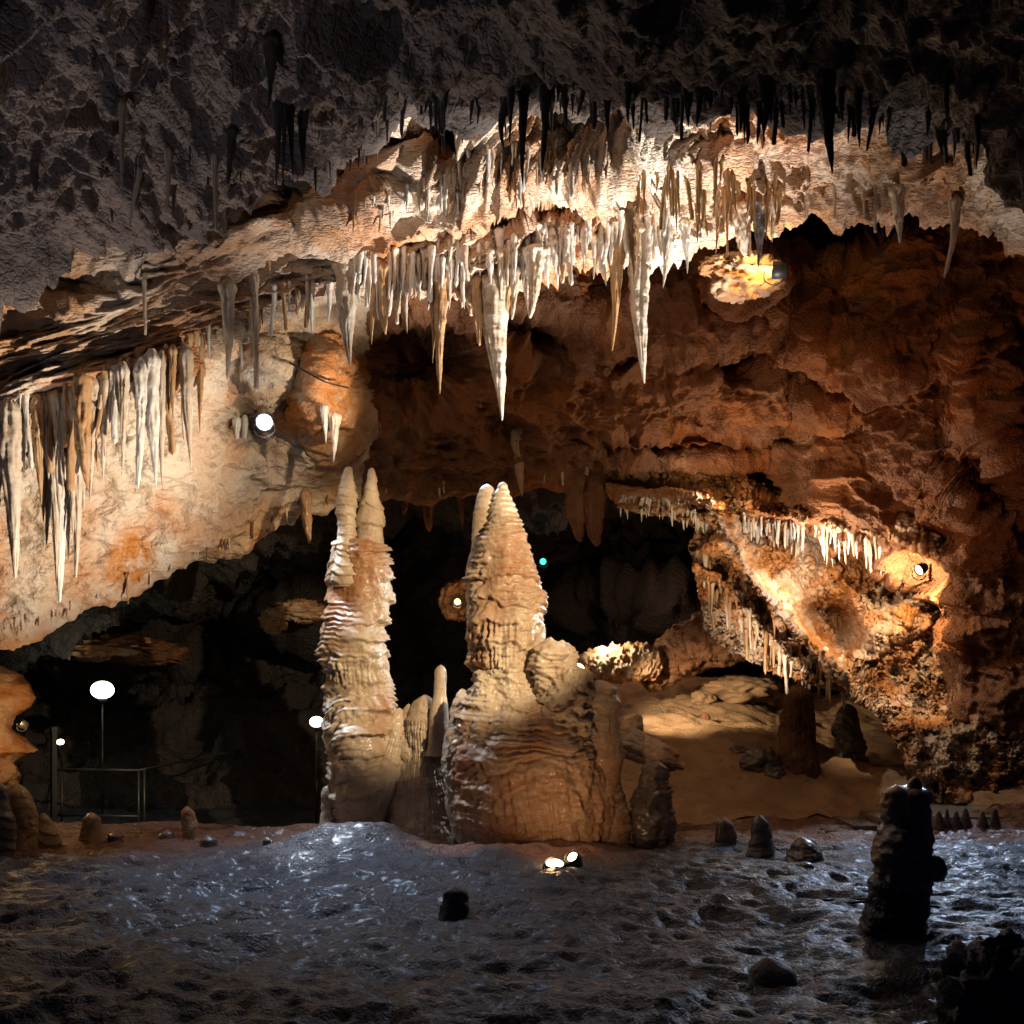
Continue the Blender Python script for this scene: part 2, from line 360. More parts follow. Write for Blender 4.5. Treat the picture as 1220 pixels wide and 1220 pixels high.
alc = sheet('alcove_wall_rock', pxg, pyg, Yg, d_alc, M_flow, s_alc)
tag(alc, kind='structure')

# ---- far cavern
nv, nu = 260, 520
v = np.linspace(380, 1060, nv); h = np.linspace(-500, 1400, nu)
pxg, pyg = np.meshgrid(h, v)
Yg = 27+0*pxg-3*np.abs((pxg-500)/900)**2-5*sst(pyg, 780, 1000)+3*(1-sst(pyg, 500, 640))
Yg -= 3.0*blob(pxg, pyg, 800, 720, 130, 45, 0, 2)+2*blob(pxg, pyg, 130, 775, 110, 20, 8, 2)+2*blob(pxg, pyg, 350, 735, 50, 14, 0, 2)
Yg += 3*blob(pxg, pyg, 735, 735, 36, 24, 0, 2)
def d_far(p, px, py): return .9*fbm(p, .25, 3)+.5*ridge(p, .6, 4)+.12*ridge(p, 3, 3)
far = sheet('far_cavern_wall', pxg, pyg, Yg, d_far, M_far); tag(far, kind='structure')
# far low roof
nv, nu = 160, 420
h = np.linspace(-400, 1000, nu); rows = []
for a, Y in ((-60, 18.8), (-25, 19.3), (0, 20.5), (14, 22), (30, 24), (45, 27)):
    rows.append(np.stack([h, lin(h, (-400, 800), (0, 740), (200, 660), (400, 575), (560, 572), (720, 560), (1000, 560))+a, np.full(nu, Y)], -1))
Gc = cubic_rows(np.array(rows), nv)
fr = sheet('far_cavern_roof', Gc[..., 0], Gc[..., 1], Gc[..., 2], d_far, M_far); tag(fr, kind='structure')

# ------------------------------------------------------------------ floors (height fields on the ground plan)
def ground_h(x, y):
    x = np.asarray(x, float); y = np.asarray(y, float)
    z = np.full(x.shape, -2.2)
    z = z-.9*sst(y, 13.2, 15.5)*(1-sst(x, -1.0, .6))                      # falls away behind the left ledge
    z = z+1.1*sst(y, 14.2, 17.5)*sst(x, -.2, 1.8)*(1-.75*sst(x, 4.2, 7))+.8*sst(y, 17.5, 21)*sst(x, -.2, 1.8)
    z = z+.26*np.exp(-(((x+1.85)/.85)**2+((y-11.4)/.7)**2)**1.3)          # pale mound
    z = z+.16*np.exp(-(((x-.1)/1.5)**2+((y-11.0)/.6)**2))
    z = z-.30*np.exp(-(((x+.6)/.9)**2+((y-12.3)/.9)**2))
    z = z+.04*np.exp(-(((x-2.3)/1.3)**2+((y-11.6)/.6)**2))
    z = z+.3*sst(x, 5.2, 7.5)*sst(y, 11, 15)
    return z
def ground_Y(px, py, y0=6.0, y1=26.0):
    for y in np.arange(y0, y1, .05):
        if (HY-py)/F*y <= float(ground_h((px-CX)/F*y, y))+.02: return float(y)
    return y1
def floor_patch(name, x0, x1, y0, y1, step, mat, amp=1.0, stain=None):
    xs = np.arange(x0, x1+step, step); ys = np.arange(y0, y1+step, step)
    X, Yy = np.meshgrid(xs, ys); z = ground_h(X, Yy)
    p = np.stack([X.ravel(), Yy.ravel(), z.ravel()], -1)
    q = p*np.array([.75, 1.1, 1])
    d = .12*fbm(q, .6, 3)+.06*ridge(q, 1.6, 3, off=6)+.032*np.clip(ridge(q, 4.2, 2, off=1), -1, .6)+.020*np.clip(ridge(q*np.array([.7, 1.3, 1]), 8.5, 2, off=2), -1, .7)
    z = z+(d*amp).reshape(z.shape)
    G = np.stack([X, Yy, z], -1); zput(G)
    st = stain(X.ravel(), Yy.ravel()) if stain is not None else np.zeros(X.size)
    me = mesh_np(name, G.reshape(-1, 3), grid_q(*X.shape)[:, ::-1], mat, attrs={'stain': st})
    return tag(link(name, me), kind='structure')
def s_floor(x, y):
    return np.clip(.95*np.exp(-(((x-.1)/1.3)**2+((y-11.2)/.55)**2)**2)+.6*sst(y, 11.6, 12.4)+.8*np.exp(-(((x+6)/2.5)**2+((y-11.8)/.8)**2)), 0, 1)
floor = floor_patch('cave_floor', -8.5, 8.5, 3.0, 13.9, .027, M_floor, 1.0, s_floor)
low = floor_patch('lower_cave_floor', -16, -.5, 13.85, 28, .09, M_floor, 1.2)
slope = floor_patch('sandy_slope_ground', -.55, 13, 13.85, 26, .06, M_mid, 1.25)
back = floor_patch('floor_behind_viewer', -9, 9, -6, 3.05, .2, M_floor, .8)


# ================================================================== things
def thing(name, label, cat, loc, group=None):
    o = bpy.data.objects.new(name, None); COL.objects.link(o); o.location = loc; o.empty_display_size = .1
    return tag(o, label, cat, group)
def part(name, V, Q, mat, parent=None, base=(0, 0, 0), smooth=True, attrs=None):
    V = np.asarray(V)-np.array(base)
    o = link(name, mesh_np(name, V, Q, mat, smooth, attrs), parent)
    if parent is None: o.location = base
    return o

def stm(rows, Y, kd=.8, tier=.05, tsp=.24, flutes=(), rough=.035, seed=0, lean=0.0, kn=0.0, step=.014, seg=None, dome=.22, knf=3.2):
    """a standing calcite column from its outline rows (py, left, right), top to bottom, at distance Y"""
    r = np.array(rows, float)
    z = (HY-r[:, 0])/F*Y; cx = ((r[:, 1]+r[:, 2])/2-CX)/F*Y; hw = (r[:, 2]-r[:, 1])/2/F*Y
    n = max(16, int((z[0]-z[-1])/step)); t = np.linspace(z[0], z[-1], n)
    o = np.argsort(z); cxs = np.interp(t, z[o], cx[o]); hws = np.interp(t, z[o], hw[o])
    ker = np.array([1, 2, 3, 2, 1.])/9
    if n > 40:
        hws[2:-2] = np.convolve(hws, ker, 'valid'); cxs[2:-2] = np.convolve(cxs, ker, 'valid')
    hws = np.maximum(hws-.3*tier*np.clip(hws/.3, 0, 1), .004); top = np.clip((z[0]-t)/(hws.max()*dome+.01), 0, 1); hws = hws*np.sqrt(top*(2-top)+.0004)
    m = seg or int(np.clip(hws.max()*2*math.pi/.016, 28, 300))
    th = np.linspace(0, 2*math.pi, m, endpoint=False)
    X = cxs[:, None]+hws[:, None]*np.cos(th)[None]
    Yy = Y+kd*hws[:, None]*np.sin(th)[None]
    Z = np.repeat(t[:, None], m, 1)
    nrm = np.stack([np.cos(th)*np.ones_like(Z), np.sin(th)*np.ones_like(Z), 0*Z], -1)
    p = np.stack([X, Yy, Z], -1).reshape(-1, 3); so = seed*7.7
    sc = np.clip(hws/.25, .15, 1)[:, None]*np.ones_like(Z)
    d = .10*fbm(p, 1.6, 2, off=so)*sc.ravel()
    wv = .9*pn(p*np.array([1.4, 1.4, .9])+so)+.42*pn(p*np.array([3.5, 3.5, 1.2])+so)+.16*pn(p*np.array([13, 13, 3])+so)
    ph = p[:, 2]/tsp+wv; fr = ph-np.floor(ph)
    saw = (1-fr)**1.3*sst(fr, 0, .10)
    tm = np.clip(.5+1.5*pn(p*1.5+so+3), .05, 1.25)
    d = d+tier*saw*tm*sc.ravel()
    ph2 = p[:, 2]/(tsp*.3)+wv*1.8+.3*pn(p*6+so); fr2 = ph2-np.floor(ph2)
    d = d+tier*.5*(1-fr2)*sst(fr2, 0, .15)*sc.ravel()*np.clip(.5+1.2*pn(p*2.2+so+8), 0, 1)
    for a, b, amp in flutes:
        za, zb = (HY-a)/F*Y, (HY-b)/F*Y
        mk = sst(-p[:, 2], -za-.05, -za+.05)*(1-sst(-p[:, 2], -zb-.04, -zb+.04))
        an = np.arctan2((p[:, 1]-Y), p[:, 0]-np.repeat(cxs, m))
        q = np.stack([np.cos(an)*3, np.sin(an)*3, p[:, 2]*.5], -1)
        d = d*(1-.6*mk)+mk*amp*(ridge(q, 2.6, 2, off=so)-.3)
    rm = .35+.9*sst(pn(p*1.7+so+20), -.2, .4)
    d = d+rough*rm*sc.ravel()*(fbm(p, 5, 3, off=so)+.4*ridge(p, 9, 2, off=so))
    if kn: d = d+kn*ridge(p, knf, 2, off=so+4)
    V = p+nrm.reshape(-1, 3)*d[:, None]*np.clip(np.repeat(top, m), .1, 1)[:, None]
    V[:, 2] += .4*d*np.repeat(1-top, m)
    if lean: V[:, 0] += lean*(V[:, 2]-z[-1])
    return V, grid_q(n, m, True)[:, ::-1]
def stm_stain(V, seed=0, low=None):
    s_ = np.clip(2.2*pn(V*np.array([1.3, 1.3, .5])+seed)-.1, 0, 1)
    if low is not None: s_ = s_+.7*sst(-V[:, 2], low-.5, low+.6)
    return {'stain': np.clip(s_, 0, 1)}
def merge(parts):
    Vs, Qs, o = [], [], 0
    for V, Q in parts: Vs.append(V); Qs.append(Q+o); o += len(V)
    return np.concatenate(Vs), np.concatenate(Qs)
def base_of(px, py, Y): b = P(px, py, Y); return (b.x, b.y, b.z)

# ---- left twin-spired stalagmite
YL = 13.1
b = base_of(425, 975, YL)
t = thing('stalagmite', 'tall slim cream stalagmite ending in two thin spires, left of centre', 'stalagmite', b, 'two great stalagmites')
V, Q = stm([(640, 402, 450), (652, 397, 457), (680, 394, 459), (705, 391, 461), (730, 389, 463), (760, 385, 465), (785, 387, 464), (800, 392, 463), (815, 391, 465), (830, 388, 468), (860, 385, 470), (900, 384, 466), (930, 388, 462), (960, 394, 458), (985, 397, 452)], YL, .85, .11, .24, [(790, 815, .035), (845, 862, .02)], seed=1)
part('trunk', V, Q, M_stm, t, b, attrs=stm_stain(V, 1))
V, Q = stm([(556, 412, 419), (566, 409, 421), (578, 405, 423), (600, 402, 425), (625, 400, 425), (650, 398, 426), (700, 396, 430)], YL-.08, .9, .06, .13, seed=2, rough=.035, dome=.12); part('spire', V, Q, M_stm, t, b)
V, Q = stm([(557, 440, 446), (566, 437, 448), (580, 434, 450), (600, 430, 453), (625, 427, 455), (660, 424, 458), (710, 420, 461)], YL, .9, .06, .2, seed=3, rough=.04, dome=.12); part('spire', V, Q, M_stm, t, b)
V, Q = stm([(843, 471, 480), (850, 467, 484), (870, 455, 488), (900, 440, 486), (930, 425, 480), (955, 412, 470), (985, 405, 460)], YL-.05, .7, .03, .3, [(870, 980, .02)], seed=4); part('buttress', V, Q, M_stm, t, b)
V, Q = stm([(936, 386, 394), (945, 383, 397), (985, 380, 400)], YL-.1, .9, .02, .1, seed=5); part('side_knob', V, Q, M_stm, t, b)

# ---- great central stalagmite
YC = 12.4
b = base_of(635, 1005, YC)
t = thing('stalagmite', 'massive two-tipped stalagmite with ruffled tiers on a broad base, centre', 'stalagmite', b, 'two great stalagmites')
V, Q = stm([(574, 596, 603), (582, 592, 606), (595, 589, 609), (610, 583, 615), (630, 577, 624), (650, 572, 632), (680, 566, 638), (700, 562, 642), (730, 559, 645), (760, 559, 646), (785, 561, 645), (797, 564, 641), (806, 580, 625)], YC, .85, .17, .27, [(742, 800, .06)], seed=6, rough=.05, dome=.05); part('upper_column', V, Q, M_stm, t, b, attrs=stm_stain(V, 5))
V, Q = stm([(577, 576, 584), (584, 572, 589), (605, 567, 590), (640, 560, 590), (680, 556, 590), (740, 556, 592), (800, 564, 590)], YC+.12, .9, .05, .3, seed=7, rough=.03, dome=.15); part('side_tip', V, Q, M_stm, t, b)
V, Q = stm([(780, 575, 630), (792, 566, 640), (806, 562, 648), (830, 556, 664), (850, 550, 690), (880, 541, 712), (920, 536, 735), (955, 538, 742), (985, 545, 742), (1003, 556, 738), (1020, 560, 735)], YC-.1, .62, .11, .24, [(905, 1010, .03)], seed=8, rough=.045)
part('base_trunk', V, Q, M_stm, t, b, attrs=stm_stain(V, 9, .9))
V, Q = stm([(810, 706, 722), (818, 700, 730), (835, 695, 735), (870, 690, 738), (910, 688, 742), (960, 690, 746), (1010, 690, 745)], YC-.25, .8, .05, .26, [(840, 900, .01)], seed=9, rough=.025); part('side_dome', V, Q, M_stm, t, b, attrs=stm_stain(V, 3, .6))
lumps = [stm([(762, 648, 664), (770, 645, 668), (785, 643, 674), (800, 643, 684), (830, 648, 700), (880, 655, 705)], YC-.35, .8, .06, .16, seed=10, kn=.07, knf=7, rough=.04, dome=.5),
         stm([(766, 664, 676), (775, 661, 679), (800, 655, 684), (850, 655, 690)], YC-.3, .8, .05, .12, seed=11, kn=.07, knf=8, rough=.04, dome=.5),
         stm([(793, 672, 690), (802, 668, 702), (830, 664, 706), (890, 664, 706)], YC-.28, .8, .07, .2, seed=12, kn=.06, knf=7, dome=.5)]
V, Q = merge(lumps); part('knobbly_shoulder', V, Q, M_stm, t, b)
V, Q = stm([(820, 548, 553), (826, 544, 560), (850, 538, 570), (880, 531, 575), (920, 530, 570), (960, 536, 565), (1003, 548, 570)], YC-.1, .7, .05, .14, [(870, 1000, .02)], seed=13, kn=.03); part('left_rib', V, Q, M_stm, t, b)

# ---- ridge of small ones between the two
b = base_of(510, 990, 12.9)
t = thing('stalagmite_ridge', 'low ridge of merged blunt stalagmites joining the two great ones', 'stalagmite', b)
V, Q = stm([(828, 502, 512), (834, 495, 518), (850, 488, 522), (875, 482, 526), (910, 480, 530), (960, 470, 545), (1005, 455, 560)], 13.0, .7, .04, .2, [(860, 1000, .02)], seed=14, kn=.02); part('ridge_body', V, Q, M_stm, t, b)
V, Q = stm([(792, 522, 528), (800, 518, 532), (812, 517, 533), (830, 516, 532), (860, 513, 535), (900, 508, 540)], 12.8, .9, .02, .15, seed=15, rough=.015); part('pale_finger', V, Q, M_stm, t, b)
V, Q = stm([(838, 484, 490), (846, 478, 496), (880, 474, 502), (940, 470, 510), (1000, 460, 520)], 13.05, .8, .03, .15, seed=16); part('blunt_lump', V, Q, M_stm, t, b)

def single(name, label, cat, rows, Y, mat, group=None, **k):
    if 640 < rows[0][1] < 1040 and rows[-1][0] < 1000 and rows[0][0] > 800 and Y > 13.5:
        Y = ground_Y((rows[-1][1]+rows[-1][2])/2, rows[-2][0], 13.9)
    if Y > 9: rows = list(rows)+[(rows[-1][0]+14, rows[-1][1]-1, rows[-1][2]+1)]
    V, Q = stm(rows, Y, **k); bx = rows[-2]
    b = base_of((bx[1]+bx[2])/2, bx[0], Y)
    return tag(part(name, V, Q, mat, None, b), label, cat, group)
single('stalagmite', 'dark stalagmite with a pale knobbly head right of the massive central one', 'stalagmite', [(906, 774, 784), (912, 768, 790), (925, 765, 795), (945, 760, 799), (970, 757, 802), (995, 756, 804), (1012, 758, 802), (1030, 758, 800)], 12.2, M_bld, tier=.05, tsp=.2, seed=20, kn=.03)
single('stalagmite', 'stout fluted column under the fringed flowstone in the right gallery', 'stalagmite', [(815, 940, 962), (830, 936, 966), (860, 932, 968), (900, 928, 972), (918, 924, 976), (935, 922, 978)], 15.2, M_brown, tier=.04, tsp=.5, flutes=[(820, 930, .02)], seed=21)
single('stalagmite', 'dark slim column right of the stout one in the right gallery', 'stalagmite', [(838, 1004, 1014), (850, 998, 1022), (880, 993, 1028), (910, 990, 1032), (935, 988, 1034)], 15.0, M_bld, tier=.04, tsp=.4, seed=22)
b = base_of(1075, 1130, 7.75)
t = thing('stalagmite', 'dark knobbly stalagmite standing alone on the wet floor at right foreground', 'stalagmite', b)
V, Q = stm([(936, 1060, 1103), (948, 1053, 1106), (965, 1050, 1106), (980, 1056, 1105), (1000, 1052, 1107), (1018, 1049, 1106), (1034, 1051, 1104), (1046, 1048, 1105), (1060, 1050, 1104)], 7.75, .8, .03, .08, seed=23, kn=.018, knf=8, rough=.03); part('trunk', V, Q, M_bld, t, b)
V, Q = stm([(1026, 1060, 1100), (1042, 1045, 1107), (1075, 1037, 1108), (1095, 1034, 1106), (1120, 1028, 1112), (1140, 1016, 1124), (1152, 1008, 1134)], 7.8, .8, .03, .2, seed=27, kn=.02, rough=.03, dome=.4); part('flared_foot', V, Q, M_floor, t, b)
V, Q = stm([(925, 1086, 1094), (932, 1081, 1099), (950, 1075, 1104), (980, 1070, 1106)], 7.7, .8, .02, .1, seed=24, rough=.015); part('tip', V, Q, M_bld, t, b)
V, Q = stm([(936, 1062, 1074), (944, 1054, 1081), (958, 1050, 1083), (972, 1053, 1082)], 7.55, .8, .02, .08, seed=25, kn=.02); tag(part('knob', V, Q, M_amb, t, b), 'amber knob on the left of the head')
V, Q = stm([(1017, 1106, 1116), (1024, 1100, 1123), (1036, 1098, 1126), (1048, 1100, 1122)], 7.7, .8, .01, .1, seed=26); part('side_lump', V, Q, M_bld, t, b)

# small stumps
for i, (lab, rows, Y, mat, kw) in enumerate([
    ('blunt black stump alone in the middle foreground', [(1056, 530, 552), (1062, 527, 556), (1080, 524, 558), (1095, 521, 560), (1106, 518, 563)], 8.55, M_std, {}),
    ('low black stump right of the lit lamp pair', [(1043, 728, 744), (1049, 724, 748), (1062, 722, 750), (1072, 720, 752)], 9.5, M_std, {}),
    ('black stump directly behind and right of the oval uplight', [(1012, 679, 687), (1020, 674, 692), (1035, 672, 694), (1052, 671, 695), (1060, 670, 696)], 10.35, M_std, {}),
    ('glossy round-topped stump, leftmost of the wet group at right', [(974, 856, 868), (980, 852, 875), (995, 851, 880), (1012, 850, 884), (1022, 850, 886)], 11.6, M_bld, {}),
    ('tallest glossy stump of the wet group at right', [(970, 899, 910), (978, 896, 914), (995, 892, 919), (1015, 890, 922), (1028, 888, 926), (1036, 888, 928)], 11.1, M_bld, {}),
    ('low wide brown stump, right end of the wet group', [(997, 948, 962), (1003, 943, 970), (1015, 938, 978), (1030, 935, 982), (1042, 932, 986)], 10.8, M_bld, {}),
    ('small dark pebble-like knob before the wide brown stump', [(1026, 955, 965), (1030, 952, 969), (1042, 951, 970), (1048, 951, 971)], 10.2, M_bld, {}),
    ('small bullet-shaped dark stump left of the pale mound', [(997, 315, 321), (1001, 313, 324), (1012, 313, 325), (1018, 313, 325)], 11.5, M_bld, {}),
    ('grey upright stump on the left ledge with small knobs round it', [(960, 219, 226), (966, 216, 230), (980, 216, 234), (995, 214, 238), (1006, 210, 244)], 12.4, M_flow, {}),
    ('brown domed stump between the amber one and the grey upright one', [(968, 103, 115), (974, 98, 120), (988, 95, 122), (1002, 92, 124), (1008, 90, 126)], 12.3, M_amb, {}),
    ('tall amber stump at the left edge', [(934, 14, 28), (942, 9, 34), (960, 10, 39), (985, 12, 45), (1000, 12, 52), (1010, 8, 56)], 12.0, M_amb, {}),
    ('low amber stump beside the tall amber one', [(968, 48, 56), (974, 44, 61), (988, 40, 68), (1002, 38, 70)], 12.1, M_amb, {}),
    ('dark rough stump cut by the left edge', [(932, -12, 6), (945, -14, 14), (975, -16, 18), (1000, -18, 19), (1022, -20, 20)], 11.3, M_bld, {}),
    ('tiny dark knob left of the grey upright stump', [(988, 196, 202), (992, 192, 206), (1002, 190, 208)], 12.3, M_bld, {}),
    ('tiny dark knob right of the grey upright stump', [(995, 243, 251), (999, 240, 256), (1008, 239, 258)], 12.0, M_bld, {}),
    ('round dark knob right of the brown domed stump', [(990, 134, 142), (995, 130, 147), (1004, 129, 150)], 12.3, M_bld, {}),
    ('tiny dark knob on the brown patch by the lamp pair', [(1030, 514, 520), (1033, 511, 524), (1040, 510, 526)], 10.9, M_bld, {}),
    ('small black stump on the sandy slope, left of two', [(846, 784, 789), (850, 781, 791), (862, 780, 793), (868, 779, 794)], 16.6, M_std, {}),
    ('small pale-tipped stump on the sandy slope, right of two', [(848, 838, 842), (854, 836, 845), (868, 835, 847), (874, 834, 848)], 16.4, M_brown, {}),
    ('grey post-like stump on the slope behind the central stalagmite', [(790, 698, 704), (794, 696, 705), (812, 695, 705), (830, 694, 706)], 14.6, M_brown, {}),
    ('low black stump in the lower right foreground', [(1140, 902, 928), (1152, 895, 940), (1175, 890, 948), (1195, 888, 952)], 6.9, M_std, {}),
]):
    k = dict(tier=.03, tsp=.13, seed=30+i, rough=.035, dome=.5); k.update(kw)
    single('stump_stalagmite', lab, 'stalagmite', rows, Y, mat, None, **k)

def boulder(label, px, py, w, h, Y, mat, seed, cat='boulder', group=None, kn=.25, depth=.8):
    if 820 < px < 960 and 800 < py < 940: Y = ground_Y(px, py+h*.36, 13.9)
    n, m = 40, 64
    ph = np.linspace(.02, math.pi-.02, n)[:, None]; th = np.linspace(0, 2*math.pi, m, endpoint=False)[None]
    d = np.stack([np.sin(ph)*np.cos(th), np.sin(ph)*np.sin(th), np.cos(ph)*np.ones_like(th)], -1).reshape(-1, 3)
    r = 1+.28*fbm(d, 1.2, 3, off=seed*3.3)+kn*.5*ridge(d, 2.2, 3, off=seed)-.1
    c = P(px, py, Y); hw = w/2/F*Y; hh = h/2/F*Y
    V = d*r[:, None]*np.array([hw, hw*depth, hh])+np.array(c)
    o = part('boulder', V, grid_q(n, m, True)[:, ::-1], mat, None, tuple(c-Vector((0, 0, hh))))
    return tag(o, label, cat, group)
boulder('big black jagged boulder in the lower right corner', 1200, 1205, 130, 135, 5.2, M_std, 3, kn=.6)
boulder('orange glowing boulder beside the left flank of the central stalagmite', 545, 716, 42, 46, 19.0, M_mid, 5)
boulder('brown angular rock at the foot of the pale mound', 425, 1018, 30, 14, 10.9, M_mid, 8)
boulder('knobbly rock blazing yellow behind the warm floodlight at upper right', 888, 330, 62, 40, 12.95, M_flow, 41, kn=.8)
boulder('small knobbly rock left of the blazing yellow one', 855, 318, 34, 18, 12.9, M_flow, 43, kn=.8)
for i, a in enumerate([('wide broken rock under the flowstone at the gallery floor', 880, 822, 90, 34, 16.8), ('small broken rock left of the wide one at the gallery floor', 838, 832, 30, 18, 16.4), ('pale lump right of the wide rock at the gallery floor', 920, 818, 40, 30, 16.4)]):
    boulder(*a, M_mid, 11+i)
for i, a in enumerate([('wet dark boulder with white glints left of the stout column', 905, 908, 46, 34, 14.8), ('small wet dark boulder touching the larger glinting one', 880, 895, 22, 14, 14.9), ('low wet dark boulder at the stout column foot', 922, 922, 26, 18, 14.6)]):
    boulder(*a, M_bld, 21+i)
boulder('rounded cream boulder behind the fallen stalagmite', 752, 874, 38, 44, 13.6, M_flow, 31, kn=.1)
boulder('brown rock ledge at the left edge under the lamplit flowstone', -10, 925, 60, 50, 14.4, M_mid, 33)

# ---- sweep along a path
def sweep(pts, radii, seg=16, noise=0.0, seed=0, flat=1.0, fr=5.0, sub=1):
    pts = np.array([tuple(p) for p in pts], float); radii = np.array(radii, float)
    if sub > 1:
        n = (len(pts)-1)*sub+1; t = np.linspace(0, len(pts)-1, n)
        c = np.concatenate([pts, radii[:, None]], 1)[:, None, :]; c = cubic_rows(c, n)[:, 0]; pts, radii = c[:, :3], c[:, 3]
    T = np.gradient(pts, axis=0); T /= np.linalg.norm(T, axis=1)[:, None]+1e-9
    up = np.array([0, 0, 1.]) if abs(T[:, 2]).mean() < .8 else np.array([0, 1., 0])
    A = np.cross(T, up); A /= np.linalg.norm(A, axis=1)[:, None]+1e-9; B = np.cross(A, T)
    th = np.linspace(0, 2*math.pi, seg, endpoint=False)
    D = A[:, None]*np.cos(th)[None, :, None]+B[:, None]*np.sin(th)[None, :, None]*flat
    V = pts[:, None]+D*radii[:, None, None]
    if noise:
        f = V.reshape(-1, 3); d = noise*(fbm(f, fr, 3, off=seed)+.6*ridge(f, fr*1.7, 2, off=seed)); V = V+D*d.reshape(V.shape[:2])[..., None]
    n = len(pts); Q = grid_q(n, seg, True)
    V = np.concatenate([V.reshape(-1, 3), pts[:1], pts[-1:]])
    c0 = [[0*seg+(j+1) % seg, j, n*seg, n*seg] for j in range(seg)]
    j = np.arange(seg)
    caps = np.concatenate([np.stack([(j+1) % seg, j, 0*j+n*seg, 0*j+n*seg], 1), np.stack([(n-1)*seg+j, (n-1)*seg+(j+1) % seg, 0*j+n*seg+1, 0*j+n*seg+1], 1)])
    return V, np.concatenate([Q, caps])
def mesh_qt(name, V, Q, mat, smooth=True):
    me = bpy.data.meshes.new(name); F_ = [tuple(dict.fromkeys(map(int, q))) for q in Q]
    me.from_pydata([tuple(map(float, v)) for v in V], [], F_)
    if smooth: me.polygons.foreach_set('use_smooth', [True]*len(me.polygons))
    me.materials.append(mat); me.update(); return me
def partq(name, V, Q, mat, parent=None, base=(0, 0, 0), smooth=True):
    o = link(name, mesh_qt(name, np.asarray(V)-np.array(base), Q, mat, smooth), parent)
    if parent is None: o.location = base
    return o
# fallen stalagmite
strands = []
for k in range(9):
    a_ = k*2.4; dx, dz, r0 = .10*math.cos(a_)*(.5+.06*k), .13*math.sin(a_)*(.5+.06*k), .12-.004*k
    pts = [P(722, 872, 13.5), P(748, 884, 13.3), P(775, 896, 13.15), P(800-(k % 3)*6, 906, 13.05), P(814-(k % 4)*8, 912, 13.0)]
    pts = [p+Vector((0, dx, dz*(1.5-.18*q))) for q, p in enumerate(pts)]
    strands.append(sweep(pts, [r0*1.2, r0*1.1, r0*.95, r0*.8, r0*.5], 22, .02, k, .8, 7, 14))
b = base_of(765, 905, 13.3)
tag(partq('fallen_stalagmite', *merge(strands), M_flow, None, b), 'broken grey stalagmite lying like a split log behind the central one', 'stalagmite')
# flowstone ridge in the gallery
V, Q = sweep([P(672, 812, 18.5), P(700, 797, 18.4), P(735, 791, 18.4), P(765, 790, 18.4), P(785, 800, 18.4)], [.2, .34, .38, .40, .2], 90, .10, 2, .8, 6, 34)
b = base_of(735, 815, 18.5)
tag(partq('flowstone_ridge', V, Q, M_flow, None, b), 'white-crested flowstone hump glowing behind the round lamp', 'flowstone')
V, Q = sweep([P(765, 812, 19.0), P(800, 785, 19.0), P(845, 762, 18.8), P(900, 745, 18.4)], [.25, .5, .62, .6], 70, .12, 7, .8, 2.5, 24)
b = base_of(830, 790, 19)
tag(partq('flowstone_ridge', V, Q, M_brown, None, b), 'brown rock ridge climbing right from the white-crested hump', 'flowstone')
# lamplit flowstone at the left edge
single('flowstone_mound', 'orange overhanging flowstone lit by a lamp at the left edge', 'flowstone', [(792, -60, 6), (800, -70, 18), (815, -75, 36), (832, -75, 40), (842, -70, 32), (855, -60, 16), (868, -60, 14), (878, -70, 26), (895, -75, 42), (902, -70, 28), (915, -60, 10), (940, -60, 8)], 14.6, M_flow, tier=.05, tsp=.25, seed=61, kd=.5)
# dim far flowstones
for lab, px, py, w_, h_, Y, mt in [('dim yellowish flowstone patch above the round white lamp', 125, 772, 90, 22, 23.2, M_flow), ('faint brown flowstone right of the yellowish patch', 175, 778, 70, 20, 23.4, M_brown), ('pale rock outcrop left of the twin-spired stalagmite', 355, 728, 50, 20, 22.6, M_flow), ('small brown outcrop below the pale one', 325, 738, 22, 26, 22.6, M_mid)]:
    boulder(lab, px, py, w_, h_, Y, mt, px, cat='outcrop', kn=.9)

